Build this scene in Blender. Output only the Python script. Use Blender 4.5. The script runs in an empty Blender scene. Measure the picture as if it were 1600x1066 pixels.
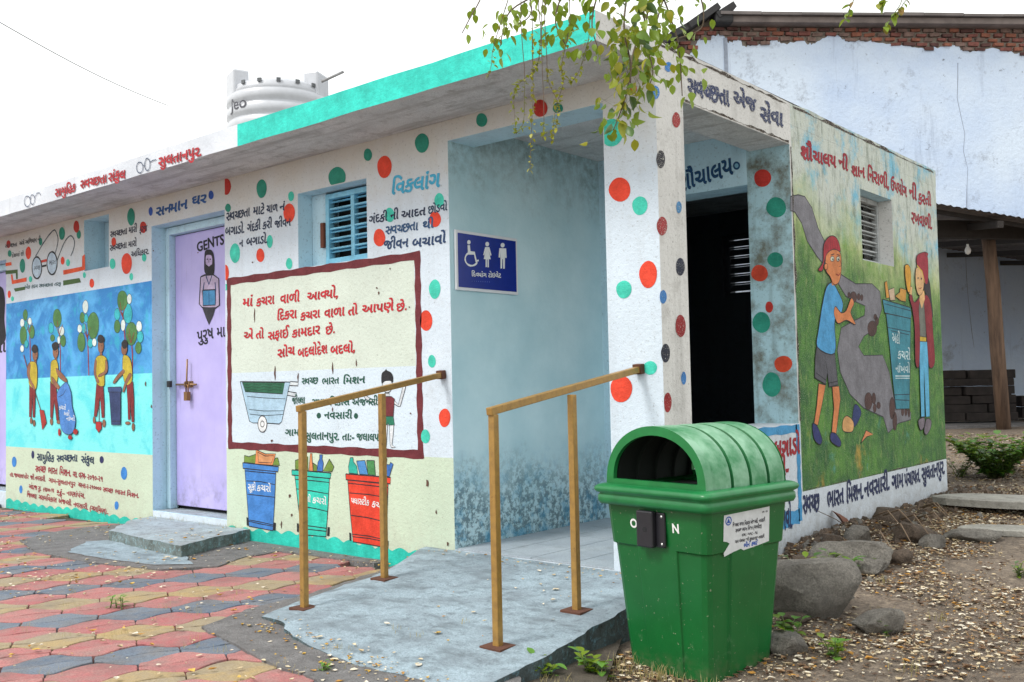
import bpy, bmesh, math, random
from mathutils import Vector, Matrix, noise
from mathutils.geometry import tessellate_polygon
random.seed(7)
R = random.Random(11)
SC = bpy.context.scene
COL = SC.collection

# ------------------------------------------------------------------ camera
FPX, YAW, PIT, ROLL = 1535.64, -0.7043142, 0.04348838, -0.02082188
_cy, _sy, _cp, _sp = math.cos(YAW), math.sin(YAW), math.cos(PIT), math.sin(PIT)
FW = Vector((_sy*_cp, _cy*_cp, _sp))
_r0 = Vector((_cy, -_sy, 0)); _u0 = _r0.cross(FW)
RT = _r0*math.cos(ROLL) + _u0*math.sin(ROLL)
UP = -_r0*math.sin(ROLL) + _u0*math.cos(ROLL)
CAM = Vector((2.551, -4.138, 1.08))
cd = bpy.data.cameras.new('camera'); co = bpy.data.objects.new('camera', cd); COL.objects.link(co)
cd.sensor_width = 36; cd.lens = FPX/1600*36; cd.clip_start = .05; cd.clip_end = 500
co.matrix_world = Matrix(((RT.x, UP.x, -FW.x, CAM.x), (RT.y, UP.y, -FW.y, CAM.y), (RT.z, UP.z, -FW.z, CAM.z), (0, 0, 0, 1)))
SC.camera = co

# ------------------------------------------------------------------ sky, sun, exposure
SUN_EL, SUN_AZ = math.radians(52), math.radians(200)   # direction the light comes from, clockwise from +Y
w = bpy.data.worlds.new('World'); SC.world = w; w.use_nodes = True
nt = w.node_tree; bg = nt.nodes['Background']
sky = nt.nodes.new('ShaderNodeTexSky'); sky.sky_type = 'NISHITA'; sky.sun_disc = False
sky.sun_elevation = SUN_EL; sky.sun_rotation = SUN_AZ; sky.dust_density = 5; sky.air_density = 1.5
mx = nt.nodes.new('ShaderNodeMix'); mx.data_type = 'RGBA'; mx.inputs[0].default_value = .86
mx.inputs[7].default_value = (10.2, 10.3, 10.1, 1)         # the bright overcast in front of the blue
nt.links.new(sky.outputs[0], mx.inputs[6]); nt.links.new(mx.outputs[2], bg.inputs[0]); bg.inputs[1].default_value = .1
sd = bpy.data.lights.new('sun', 'SUN'); so = bpy.data.objects.new('sun', sd); COL.objects.link(so)
sd.energy = 1.5; sd.angle = math.radians(16); sd.color = (1, .97, .92)
_sdir = Vector((math.sin(SUN_AZ)*math.cos(SUN_EL), math.cos(SUN_AZ)*math.cos(SUN_EL), math.sin(SUN_EL)))
so.rotation_euler = _sdir.to_track_quat('Z', 'Y').to_euler()
SC.view_settings.view_transform = 'Standard'; SC.view_settings.look = 'None'
SC.view_settings.gamma = 1; SC.view_settings.use_curve_mapping = False
SC.view_settings.exposure = .66

# ------------------------------------------------------------------ geometry helpers
def ray(x, y): return FW*FPX + RT*(x-800) - UP*(y-533)
def at_depth(x, y, D): return CAM + ray(x, y)*(D/FPX)
def at_z(x, y, z):
    d = ray(x, y); return CAM + d*((z-CAM.z)/d.z)
def tag(o, label=None, cat=None, group=None, kind=None):
    if label: o['label'] = label
    if cat: o['category'] = cat
    if group: o['group'] = group
    if kind: o['kind'] = kind
    return o
def empty(name, loc, rz=0, **k):
    o = bpy.data.objects.new(name, None); COL.objects.link(o); o.location = loc; o.rotation_euler = (0, 0, rz)
    o.empty_display_size = .1
    return tag(o, **k)
def link(name, me, parent=None, loc=None, **k):
    o = bpy.data.objects.new(name, me); COL.objects.link(o)
    if parent: o.parent = parent
    if loc is not None: o.location = loc
    return tag(o, **k)
def mesh(name, vs, fs, mats, mi=None, smooth=False):
    me = bpy.data.meshes.new(name); me.from_pydata([tuple(v) for v in vs], [], fs)
    for m in (mats if isinstance(mats, (list, tuple)) else [mats]): me.materials.append(m)
    if mi: me.polygons.foreach_set('material_index', mi)
    if smooth: me.polygons.foreach_set('use_smooth', [True]*len(me.polygons))
    me.update(); return me
class MB:
    "collects simple solids into one mesh"
    def __init__(s): s.v = []; s.f = []; s.m = []; s.sm = []
    def add(s, vs, fs, mi=0, sm=False):
        n = len(s.v); s.v += [Vector(v) for v in vs]; s.f += [tuple(i+n for i in f) for f in fs]; s.m += [mi]*len(fs); s.sm += [sm]*len(fs)
    def box(s, a, b, mi=0, M=None):
        x0, y0, z0 = a; x1, y1, z1 = b
        vs = [Vector(p) for p in ((x0,y0,z0),(x1,y0,z0),(x1,y1,z0),(x0,y1,z0),(x0,y0,z1),(x1,y0,z1),(x1,y1,z1),(x0,y1,z1))]
        if M: vs = [M@v for v in vs]
        s.add(vs, [(3,2,1,0),(4,5,6,7),(0,1,5,4),(1,2,6,5),(2,3,7,6),(3,0,4,7)], mi)
    def bar(s, p, q, w, h=None, mi=0, up=Vector((0,0,1))):
        p = Vector(p); q = Vector(q); h = h or w; d = (q-p).normalized()
        a = d.cross(up)
        if a.length < 1e-4: a = d.cross(Vector((0,1,0)))
        a.normalize(); b = a.cross(d); vs = []
        for c in (p, q):
            for sx, sy in ((-1,-1),(1,-1),(1,1),(-1,1)): vs.append(c + a*sx*w/2 + b*sy*h/2)
        s.add(vs, [(0,1,2,3),(7,6,5,4),(0,4,5,1),(1,5,6,2),(2,6,7,3),(3,7,4,0)], mi)
    def tube(s, pts, rad, n=8, mi=0, caps=True):
        pts = [Vector(p) for p in pts]; vs = []; L = len(pts)
        rr = rad if isinstance(rad, (list, tuple)) else [rad]*L
        a = None
        for i, p in enumerate(pts):
            d = (pts[min(i+1, L-1)]-pts[max(i-1, 0)]).normalized()
            if a is None:
                a = d.orthogonal().normalized()
            a = (a - d*a.dot(d)).normalized(); b = d.cross(a)
            for k in range(n):
                t = 2*math.pi*k/n; vs.append(p + (a*math.cos(t)+b*math.sin(t))*rr[i])
        fs = [(i*n+k, i*n+(k+1)%n, (i+1)*n+(k+1)%n, (i+1)*n+k) for i in range(L-1) for k in range(n)]
        if caps: fs += [tuple(range(n))[::-1], tuple((L-1)*n+k for k in range(n))]
        s.add(vs, fs, mi, True)
    def lathe(s, prof, n=40, c=(0,0,0), mi=0):
        vs = []; c = Vector(c)
        for r, z in prof:
            for k in range(n): t = 2*math.pi*k/n; vs.append(c+Vector((r*math.cos(t), r*math.sin(t), z)))
        fs = [(i*n+k, i*n+(k+1)%n, (i+1)*n+(k+1)%n, (i+1)*n+k) for i in range(len(prof)-1) for k in range(n)]
        s.add(vs, fs, mi, True)
    def build(s, name, mats, parent=None, bevel=0, **k):
        me = mesh(name, s.v, s.f, mats, s.m); me.polygons.foreach_set('use_smooth', s.sm)
        o = link(name, me, parent, **k)
        if bevel:
            b = o.modifiers.new('b', 'BEVEL'); b.width = bevel; b.segments = 2; b.limit_method = 'ANGLE'; b.angle_limit = math.radians(40)
        return o

# ------------------------------------------------------------------ materials
def lin(r, g, b): 
    f = lambda c: (c/12.92 if c <= .04045 else ((c+.055)/1.055)**2.4)
    return tuple(min(.84, f(c/255)) for c in (r, g, b))
class NB:
    def __init__(s, name):
        s.m = bpy.data.materials.new(name); s.m.use_nodes = True; s.t = s.m.node_tree; s.b = s.t.nodes['Principled BSDF']
        s.b.inputs['Roughness'].default_value = .8
        g = s.t.nodes.new('ShaderNodeNewGeometry'); s.pos = g.outputs['Position']
    def n(s, k): return s.t.nodes.new(k)
    def l(s, a, b): s.t.links.new(a, b)
    def map(s, scale):
        m = s.n('ShaderNodeMapping'); m.inputs['Scale'].default_value = scale; s.l(s.pos, m.inputs[0]); return m.outputs[0]
    def noise(s, scale, detail=4, rough=.55, vec=None, dist=0):
        n = s.n('ShaderNodeTexNoise'); n.inputs['Scale'].default_value = scale; n.inputs['Detail'].default_value = detail
        n.inputs['Roughness'].default_value = rough; n.inputs['Distortion'].default_value = dist; s.l(vec or s.pos, n.inputs['Vector']); return n.outputs['Fac']
    def ramp(s, fac, a, b, v0=0, v1=1):
        r = s.n('ShaderNodeMapRange'); r.inputs[1].default_value = a; r.inputs[2].default_value = b
        r.inputs[3].default_value = v0; r.inputs[4].default_value = v1; s.l(fac, r.inputs[0]); return r.outputs[0]
    def mul(s, a, b, op='MULTIPLY'):
        m = s.n('ShaderNodeMath'); m.operation = op
        for i, x in enumerate((a, b)):
            if isinstance(x, (int, float)): m.inputs[i].default_value = x
            else: s.l(x, m.inputs[i])
        return m.outputs[0]
    def mix(s, fac, a, b):
        m = s.n('ShaderNodeMix'); m.data_type = 'RGBA'
        if isinstance(fac, (int, float)): m.inputs[0].default_value = fac
        else: s.l(fac, m.inputs[0])
        for i, x in ((6, a), (7, b)):
            if isinstance(x, tuple): m.inputs[i].default_value = (*x[:3], 1)
            else: s.l(x, m.inputs[i])
        return m.outputs[2]
    def axis(s, i):
        x = s.n('ShaderNodeSeparateXYZ'); s.l(s.pos, x.inputs[0]); return x.outputs[i]
    def bump(s, h, strength=.5, dist=.01, prev=None):
        b = s.n('ShaderNodeBump'); b.inputs['Strength'].default_value = strength; b.inputs['Distance'].default_value = dist
        s.l(h, b.inputs['Height'])
        if prev: s.l(prev, b.inputs['Normal'])
        return b.outputs[0]
    def stucco(s, k=1.0):
        a = s.noise(38, 5, .6); b = s.noise(150, 3, .6)
        n1 = s.bump(a, .35*k, .012); n2 = s.bump(b, .45*k, .004, n1); s.l(n2, s.b.inputs['Normal'])
    def col(s, c):
        if isinstance(c, tuple): s.b.inputs['Base Color'].default_value = (*c[:3], 1)
        else: s.l(c, s.b.inputs['Base Color'])
    def rough(s, r): s.b.inputs['Roughness'].default_value = r
MATS = {}
def paint(r, g, b, speck=0.0, rough=.75, tex=1.0):
    "brush paint on plaster"
    key = (r, g, b, speck, rough, tex)
    if key in MATS: return MATS[key]
    n = NB('paint_%d_%d_%d' % (r, g, b)); c = lin(r, g, b)
    d = tuple(x*.72 for x in c); lt = tuple(min(.85, x*1.12+.012) for x in c)
    v = n.mix(n.ramp(n.noise(9, 5, .6), .35, .68), d, lt)
    v = n.mix(n.ramp(n.noise(1, 5, .7, n.map((16, 16, 70))), .50, .66, 0, .45), v, tuple(x*.62 for x in c)); v = n.mix(n.ramp(n.noise(1, 4, .7, n.map((60, 60, 14))), .56, .70, 0, .35), v, tuple(min(.86, x*1.25+.03) for x in c))
    v = n.mix(n.ramp(n.noise(95, 3, .7), .30, .52, .35, 0), v, tuple(x*.55 for x in c))
    if speck: v = n.mix(n.ramp(n.noise(170, 2, .6), .66-.20*speck, .69-.18*speck), v, lin(196, 196, 186))
    n.col(v); n.rough(rough); n.stucco(tex); MATS[key] = n.m; return n.m
def plaster(name, base, dark, stain=.5, splash=.6, streak=.5, top=None, bumpk=1.0, z0=0.0, th=.54):
    "limewashed plaster with mottling, run-down streaks and splashed dirt at the foot"
    n = NB(name)
    v = n.mix(n.ramp(n.noise(1.7, 6, .6), .38, .72), base, tuple(x*.88 for x in base))
    v = n.mix(n.mul(n.ramp(n.noise(6, 7, .7), th, th+.22), stain), v, dark)
    st = n.ramp(n.noise(1, 5, .6, n.map((9, 9, .7))), .52, .8)
    v = n.mix(n.mul(st, streak), v, tuple(x*.7 for x in dark))
    z = n.axis(2)
    sp = n.mul(n.ramp(z, z0+.02, z0+.34, 1, 0), n.ramp(n.noise(11, 6, .75), .38, .62)); v = n.mix(n.mul(sp, splash), v, dark)
    if top: v = n.mix(n.ramp(n.mul(z, n.mul(n.noise(3, 5, .6), .5), 'ADD'), top[1], top[2]), v, top[0])
    v = n.mix(n.ramp(n.noise(60, 3, .7), .30, .42, .5, 0), v, tuple(x*.55 for x in dark))
    n.col(v); n.rough(.88); n.stucco(bumpk); return n.m
WHITE = plaster('white_lime_wall', (.62, .71, .80), (.36, .36, .34), .35, .35, .18, top=((.58, .56, .50), 2.35, 2.95))  # beige-grey upper tone paints in the eave's shade, with some dirt
CREAM = plaster('cream_lime_wall', lin(196, 212, 190), (.42, .40, .32), .3, .5, .12)
PANELW = plaster('panel_white', lin(205, 220, 232), (.40, .42, .42), .3, .2, .12)
PANELC = plaster('panel_cream', lin(206, 217, 206), (.40, .42, .36), .35, .2, .12)
SIDEW = plaster('side_plaster', (.68, .68, .66), (.24, .23, .21), .5, .6, .42, th=.52)
SIDEB = plaster('side_base_white', (.62, .68, .74), (.30, .29, .26), .5, .8, .3)
JAMB = plaster('jamb_blue', lin(168, 202, 212), (.14, .15, .12), 1.0, .7, .8, bumpk=.8, th=.44)
LBLUE = plaster('light_blue_recess', lin(190, 222, 236), (.24, .40, .48), .5, .6, .4, bumpk=.5)
INT = plaster('interior_dark', (.040, .050, .062), (.01, .01, .01), .3, .3, .3)  # near-black colour paints in the gloom of the unlit rooms
def passage_mat():
    n = NB('passage_blue'); z = n.axis(2)
    v = n.mix(n.ramp(n.noise(2.2, 6, .6), .36, .7), lin(196, 224, 232), lin(172, 208, 218))
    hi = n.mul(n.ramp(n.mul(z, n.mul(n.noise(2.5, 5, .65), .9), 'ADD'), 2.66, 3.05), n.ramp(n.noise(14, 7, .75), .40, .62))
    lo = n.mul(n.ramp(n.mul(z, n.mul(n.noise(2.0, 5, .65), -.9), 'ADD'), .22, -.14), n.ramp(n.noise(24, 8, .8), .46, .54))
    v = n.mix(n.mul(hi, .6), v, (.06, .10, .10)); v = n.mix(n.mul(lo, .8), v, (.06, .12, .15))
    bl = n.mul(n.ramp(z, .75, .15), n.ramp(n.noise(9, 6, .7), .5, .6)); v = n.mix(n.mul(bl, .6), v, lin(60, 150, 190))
    n.col(v); n.rough(.8); n.stucco(.7); return n.m
PASS = passage_mat()
def sidemural_mat():
    "painted landscape: pale sky at the top, yellow green then deep green grass below"
    n = NB('landscape_mural'); z = n.axis(2)
    zz = n.mul(z, n.mul(n.noise(2.2, 5, .6), .8), 'ADD')
    skyc = n.mix(n.ramp(n.noise(2.6, 7, .72), .50, .62), lin(196, 204, 196), lin(118, 186, 212))
    yg = n.mix(n.ramp(n.noise(4, 6, .65), .38, .64), lin(186, 196, 140), lin(112, 152, 66))
    gr = n.mix(n.ramp(n.noise(3.5, 6, .7), .40, .62), lin(34, 92, 40), lin(84, 138, 48))
    gr = n.mix(n.mul(n.ramp(n.noise(2.0, 5, .6, n.map((1, 1.3, 1))), .58, .68), n.ramp(z, .85, .55)), gr, lin(190, 150, 50))
    gr = n.mix(n.mul(n.ramp(n.noise(3.7, 3, .6), .6, .7), n.ramp(z, 1.0, .6)), gr, lin(64, 140, 130))
    zz = n.mul(zz, n.mul(n.axis(1), .10), 'ADD'); v = n.mix(n.ramp(zz, 2.95, 2.60), skyc, yg); v = n.mix(n.ramp(zz, 2.62, 2.28), v, gr)
    v = n.mix(n.ramp(n.noise(140, 2, .6), .55, .62, 0, .35), v, lin(190, 196, 170))
    v = n.mix(n.ramp(n.noise(1, 6, .75, n.map((14, 14, 4))), .50, .66, 0, .5), v, lin(30, 62, 30)); v = n.mix(n.ramp(n.noise(1, 5, .7, n.map((20, 20, 7))), .56, .72, 0, .4), v, lin(188, 196, 130))
    v = n.mix(n.mul(n.ramp(n.noise(6, 7, .75), .54, .72), .55), v, (.08, .08, .06))
    n.col(v); n.rough(.78); n.stucco(1.5); return n.m
SMUR = sidemural_mat()
def kidsbg(name, a, b, c, s1, t0=.45, t1=.6):
    n = NB(name)
    v = n.mix(n.ramp(n.noise(s1, 6, .65, n.map((1, 1, 1.2)), .6), t0, t1), a, b)
    v = n.mix(n.mul(n.ramp(n.noise(s1*2.3, 5, .6), .54, .66), .6), v, c)
    n.col(v); n.rough(.7); n.stucco(.8); return n.m
KTOP = kidsbg('mural_blue', lin(38, 124, 190), lin(78, 164, 222), lin(36, 170, 190), 3.0)
KBOT = kidsbg('mural_cyan', lin(120, 224, 226), lin(92, 214, 222), lin(60, 196, 212), 2.2, .5, .62)
def concrete(name, a, b, c, sc=4, rough=.9, bumpk=1.0, streaks=None, fine=.5):
    n = NB(name)
    v = n.mix(n.ramp(n.noise(sc, 7, .65), .38, .64), a, b)
    v = n.mix(n.mul(n.ramp(n.noise(sc*3.1, 6, .75), .52, .68), .8), v, c)
    if streaks: v = n.mix(n.mul(n.ramp(n.noise(1, 6, .65, n.map(streaks)), .5, .66), .7), v, c)
    v = n.mix(n.mul(n.ramp(n.noise(120, 3, .7), .42, .62), fine), v, tuple(x*.5 for x in a))
    n.col(v); n.rough(rough)
    h = n.bump(n.noise(28, 6, .7), .5*bumpk, .02); h2 = n.bump(n.noise(190, 3, .7), .5*bumpk, .004, h); n.l(h2, n.b.inputs['Normal'])
    return n.m
SOFFIT = concrete('soffit_concrete', (.74, .75, .76), (.58, .59, .60), (.34, .33, .33), 3, streaks=(1.2, 14, 1))
ROOFC = concrete('roof_concrete', (.32, .32, .30), (.2, .2, .19), (.12, .12, .1), 3)
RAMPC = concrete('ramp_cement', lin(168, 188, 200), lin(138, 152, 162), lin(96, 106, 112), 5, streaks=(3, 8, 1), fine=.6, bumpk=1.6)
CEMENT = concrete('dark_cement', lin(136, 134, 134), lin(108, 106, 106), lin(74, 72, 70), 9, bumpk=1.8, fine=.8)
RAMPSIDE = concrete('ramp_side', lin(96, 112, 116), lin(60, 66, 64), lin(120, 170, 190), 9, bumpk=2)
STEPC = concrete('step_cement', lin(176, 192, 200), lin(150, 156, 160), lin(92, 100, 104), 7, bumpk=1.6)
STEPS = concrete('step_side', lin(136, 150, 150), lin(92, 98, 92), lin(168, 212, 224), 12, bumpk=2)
TILE = concrete('floor_tile', lin(178, 188, 196), lin(160, 170, 180), lin(140, 148, 154), 3, .5, .2)
TEAL = (26, 196, 178)
def simple(name, c, rough=.5, metal=0, bumpk=0, var=.2, sc=12, spec=None):
    n = NB(name)
    v = n.mix(n.ramp(n.noise(sc, 5, .6), .35, .7), tuple(x*(1-var) for x in c), tuple(min(.9, x*(1+var*.5)) for x in c))
    n.col(v); n.rough(rough); n.b.inputs['Metallic'].default_value = metal
    if bumpk: n.l(n.bump(n.noise(80, 4, .6), bumpk, .004), n.b.inputs['Normal'])
    if spec is not None: n.b.inputs['Specular IOR Level'].default_value = spec
    return n.m

# ------------------------------------------------------------------ painted surfaces
class Surf:
    "a plane given by a point and its outward normal; photo pixels are turned into points on it"
    def __init__(s, o, n, parent=None):
        s.o = Vector(o); s.n = Vector(n).normalized(); s.parent = parent
        s.e = Vector((0, 0, 1)).cross(s.n).normalized(); s.u = s.n.cross(s.e).normalized()
    def p(s, x, y, lay=0):
        d = ray(x, y); t = (s.o-CAM).dot(s.n)/d.dot(s.n); return CAM + d*t + s.n*(.0012+lay*.00007)
    def w(s, a, b, lay=0): return s.o + s.e*a + s.u*b + s.n*(.0012+lay*.00007)
def smooth_closed(pts, k=4):
    n = len(pts); out = []
    for i in range(n):
        p0, p1, p2, p3 = (Vector((*pts[(i+j) % n], 0)) for j in (-1, 0, 1, 2))
        for q in range(k):
            t = q/k
            v = .5*((2*p1)+(p2-p0)*t+(2*p0-5*p1+4*p2-p3)*t*t+(3*p1-p0-3*p2+p3)*t**3); out.append((v.x, v.y))
    return out
def smooth_open(pts, k=5):
    out = []; n = len(pts)
    for i in range(n-1):
        p0, p1, p2, p3 = (Vector(pts[max(0, min(n-1, i+j))]) for j in (-1, 0, 1, 2))
        for q in range(k):
            t = q/k; out.append(.5*((2*p1)+(p2-p0)*t+(2*p0-5*p1+4*p2-p3)*t*t+(3*p1-p0-3*p2+p3)*t**3))
    return out + [Vector(pts[-1])]
INK = (22, 24, 34)
class Paint:
    "flat brush work on a wall, one mesh per painted thing"
    def __init__(s, surf, T=(0, 0, 1), lay=2): s.s = surf; s.T = T; s.v = []; s.f = []; s.mi = []; s.mats = []; s.lay = lay; s.clip = None
    def px(s, x, y): return s.T[0]+x/s.T[2], s.T[1]+y/s.T[2]
    def mat(s, m):
        m = paint(*m) if isinstance(m, tuple) else m
        if m not in s.mats: s.mats.append(m)
        return s.mats.index(m)
    def _poly(s, P, m):
        if s.clip: P = [s.clip(p) for p in P]
        n = len(s.v); i = s.mat(m); s.v += P
        tri = tessellate_polygon([P])
        for t in tri:
            a, b, c = (P[j] for j in t)
            nn = (b-a).cross(c-a)
            if nn.length < 1e-9: continue
            s.f.append(tuple(n+j for j in (t if nn.dot(s.s.n) > 0 else t[::-1]))); s.mi.append(i)
    def poly(s, pts, c, sm=False, out=None, ow=.006):
        s.lay += 1
        if sm: pts = smooth_closed(pts)
        s._poly([s.s.p(*s.px(*q), s.lay) for q in pts], c)
        if out: s.line(list(pts)+[pts[0]], ow, out)
    def ell(s, x, y, rx, ry, c, out=None, ow=.005, wob=.03):
        n = 22; ph = R.random()*6
        pts = [(x+rx*math.cos(2*math.pi*k/n)*(1+wob*math.sin(3*2*math.pi*k/n+ph)), y+ry*math.sin(2*math.pi*k/n)*(1+wob*math.sin(2*2*math.pi*k/n+ph))) for k in range(n)]
        s.poly(pts, c, out=out, ow=ow)
    def line(s, pts, wd, c, taper=False):
        s.lay += 1; P = [s.s.p(*s.px(*q), s.lay) for q in pts]; s.wline(P, wd, c, taper)
    def wline(s, P, wd, c, taper=False):
        i = s.mat(c); n0 = len(s.v); L = len(P)
        for k, p in enumerate(P):
            d = P[min(k+1, L-1)]-P[max(0, k-1)]
            if d.length < 1e-7: d = s.s.e.copy()
            d.normalize(); q = s.s.n.cross(d); ww = wd/2*(1-.6*k/L if taper else 1)*(1+.18*math.sin(k*1.9))
            a, b = p+q*ww, p-q*ww
            if s.clip: a, b = s.clip(a), s.clip(b)
            s.v += [a, b]
        for k in range(L-1):
            a = n0+2*k; s.f.append((a, a+1, a+3, a+2)); s.mi.append(i)
    def build(s, name, parent=None, **k):
        return link(name, mesh(name, s.v, s.f, s.mats, s.mi), parent or s.s.parent, **k)
_G = {}
def _raw(t, bold):
    c = bpy.data.curves.new('t', 'FONT'); c.body = t; c.resolution_u = 3; c.offset = bold
    o = bpy.data.objects.new('t', c); COL.objects.link(o); bpy.context.view_layer.update()
    m = o.to_mesh(); v = [x.co.copy() for x in m.vertices]; f = [tuple(p.vertices) for p in m.polygons]
    o.to_mesh_clear(); bpy.data.objects.remove(o); bpy.data.curves.remove(c); return v, f
_AW = {}
def glyph(ch, bold, half=False):
    k = (ch, bold, half)
    if k in _G: return _G[k]
    if bold not in _AW: _AW[bold] = max(p.x for p in _raw('A', bold)[0])
    v, f = _raw(ch, bold); va, _ = _raw(ch+'A', bold)
    adv = max(p.x for p in va)-_AW[bold]
    if half and v:
        mxx = max(p.x for p in v); cut = mxx-.10
        bm = bmesh.new(); bv = [bm.verts.new(p) for p in v]
        for q in f:
            try: bm.faces.new([bv[j] for j in q])
            except ValueError: pass
        bmesh.ops.bisect_plane(bm, geom=bm.verts[:]+bm.edges[:]+bm.faces[:], plane_co=(cut, 0, 0), plane_no=(1, 0, 0), clear_outer=True)
        bm.verts.index_update(); v = [q.co.copy() for q in bm.verts]; f = [tuple(q.index for q in p.verts) for p in bm.faces]; bm.free()
        adv = cut
    _G[k] = (v, f, adv); return _G[k]
VIR = '\u0acd'; IM = '\u0abf'
def layout(t, bold):
    "Gujarati order: the short i sign goes before its cluster, consonants before a virama lose their stem"
    cl = []; i = 0
    while i < len(t):
        c = t[i]; g = [(c, False)]; i += 1
        while i < len(t) and t[i] == VIR and i+1 < len(t):
            g[-1] = (g[-1][0], True); g.append((t[i+1], False)); i += 2
        if i < len(t) and t[i] == IM: g.insert(0, (IM, False)); i += 1
        cl += g
    pen = 0; out = []
    for c, h in cl:
        if c == ' ': pen += .30; continue
        v, f, a = glyph(c, bold, h); out.append((v, f, pen)); pen += a
    return out, pen
def text(P, x0, y0, x1, y1, h, s, c, bold=.016, slant=.12, world=None):
    "P: Paint; baseline from (x0,y0) to (x1,y1), letter body h, all in the Paint's pixel frame"
    if isinstance(c, tuple) and len(c) == 3: c = (*c, 0.0, .75, 1.0)
    P.lay += 1; S = P.s
    A = S.p(*P.px(x0, y0), P.lay); B = S.p(*P.px(x1, y1), P.lay); Hh = (S.p(*P.px(x0, y0-h), P.lay)-A).length
    e = (B-A).normalized(); u = S.n.cross(e)
    bw = max(0, bold-.004)*1.15; gl, wd = layout(s, .004); sx = (B-A).length/max(wd, .01); sy = Hh/.61; i = P.mat(c)
    for v, f, pen in gl:
        n = len(P.v); jy = R.uniform(-.02, .02); js = R.uniform(.94, 1.05)
        for k, (ox, oy) in enumerate(((0, 0), (bw, bw*.5), (-bw, bw*.5), (0, -bw)) if bw > .002 else ((0, 0),)):
            n = len(P.v); P.v += [A + S.n*(.00003*k) + e*((q.x+ox+pen+q.y*slant)*sx) + u*((q.y*js+jy+oy)*sy) for q in v]
            P.f += [tuple(n+j for j in q) for q in f]; P.mi += [i]*len(f)

# ------------------------------------------------------------------ terrain
def lerp_tab(x, T):
    if x <= T[0][0]: return T[0][1]
    for (a, b), (c, d) in zip(T, T[1:]):
        if x <= c: return b+(d-b)*(x-a)/(c-a)
    return T[-1][1]
HT = [(-3, -.07), (-1, -.06), (0, .0), (1.2, .05), (2.3, .075), (4.3, .11), (9, .26), (14, .34), (40, .4)]
def soil_h(x, y):
    b = lerp_tab(y, HT)+.035*(noise.noise(Vector((x*.9, y*.9, 0))))+.014*noise.noise(Vector((x*4, y*4, 3)))
    if y < 4.5:
        t = max(0, min(1, (x-.0)/.3)) if y > -1.6 else max(0, min(1, (x-.35)/.5))
        t = t*t*(3-2*t)
        if y > 0: t = max(t, 1 if x > -.15 else 0)
        b = b*t + -.06*(1-t)
    if x > 0 and y > .1: b += .09*math.exp(-((x-.25)/.28)**2)*min(1, y/.6)*max(0, 1-abs(y-2.2)/3.2)*(.6+.8*noise.noise(Vector((x*3, y*2.2, 9))))
    return b
def axis_vals(lo, hi, f0, f1, fine, coarse):
    out = []; x = lo
    while x < hi:
        out.append(x); d = 0 if f0 <= x <= f1 else (f0-x if x < f0 else x-f1)
        x += fine if d == 0 else min(coarse, fine+d*.25)
    return out+[hi]
def build_soil():
    xs = axis_vals(-70, 60, -1.6, 4.2, .05, 6); ys = axis_vals(-30, 90, -2.3, 8, .05, 6)
    vs = [(x, y, soil_h(x, y)) for y in ys for x in xs]; n = len(xs)
    fs = [(j*n+i, j*n+i+1, (j+1)*n+i+1, (j+1)*n+i) for j in range(len(ys)-1) for i in range(n-1)]
    n_ = NB('dry_soil')
    v = n_.mix(n_.ramp(n_.noise(2.2, 6, .6), .36, .66), lin(132, 118, 104), lin(100, 90, 80))
    v = n_.mix(n_.mul(n_.ramp(n_.noise(24, 6, .7), .48, .66), .7), v, lin(168, 152, 132))
    v = n_.mix(n_.mul(n_.ramp(n_.noise(70, 4, .7), .5, .66), .7), v, lin(62, 54, 48))
    n_.col(v); n_.rough(.95); h = n_.bump(n_.noise(20, 8, .75), .8, .03); n_.l(n_.bump(n_.noise(110, 4, .7), .6, .008, h), n_.b.inputs['Normal'])
    link('ground', mesh('ground', vs, fs, n_.m, smooth=True), kind='structure')
build_soil()

# ------------------------------------------------------------------ the toilet block
BLD = empty('toilet_block', (0, 0, 0), label='long single-storey white public toilet block with painted murals, coloured dots and teal roof edge', cat='building')
XC = -3.73; PX0, PX1 = -1.43, -.32
BOX = [((-12, 0, -.3), (0, .23, 2.64)), ((-.27, 0, -.3), (0, 4.35, 2.64)), ((-12, 4.12, -.3), (0, 4.35, 2.64)), ((-1.66, 0, -.3), (PX0, 1.76, 2.64)), ((-2.85, .23, -.3), (-2.6, 4.35, 2.64)),
       ((-1.66, 1.53, -.3), (0, 1.76, 2.64)), ((-12, 0, -.3), (-11.77, 4.35, 2.64)), ((-1.66, .23, -.3), (0, 1.53, .128))]
HOLE = [((-8.56, -1, .13), (-7.5, .24, 2.41)), ((-4.76, -1, .13), (XC, .24, 2.41)), ((-5.895, -1, 2.15), (-5.455, .24, 2.60)),
        ((-2.856, -1, 1.895), (-2.153, .24, 2.405)), ((PX0, -1, .128), (PX1, .24, 2.517)), ((-.28, .264, .803), (1, 1.53, 2.513)),
        ((-.28, 2.667, 1.895), (1, 3.29, 2.395)), ((-1.1, 1.5, .128), (-.29, 1.8, 2.305)), ((-1.86, 4.0, 1.85), (-1.52, 5, 2.42))]
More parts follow.
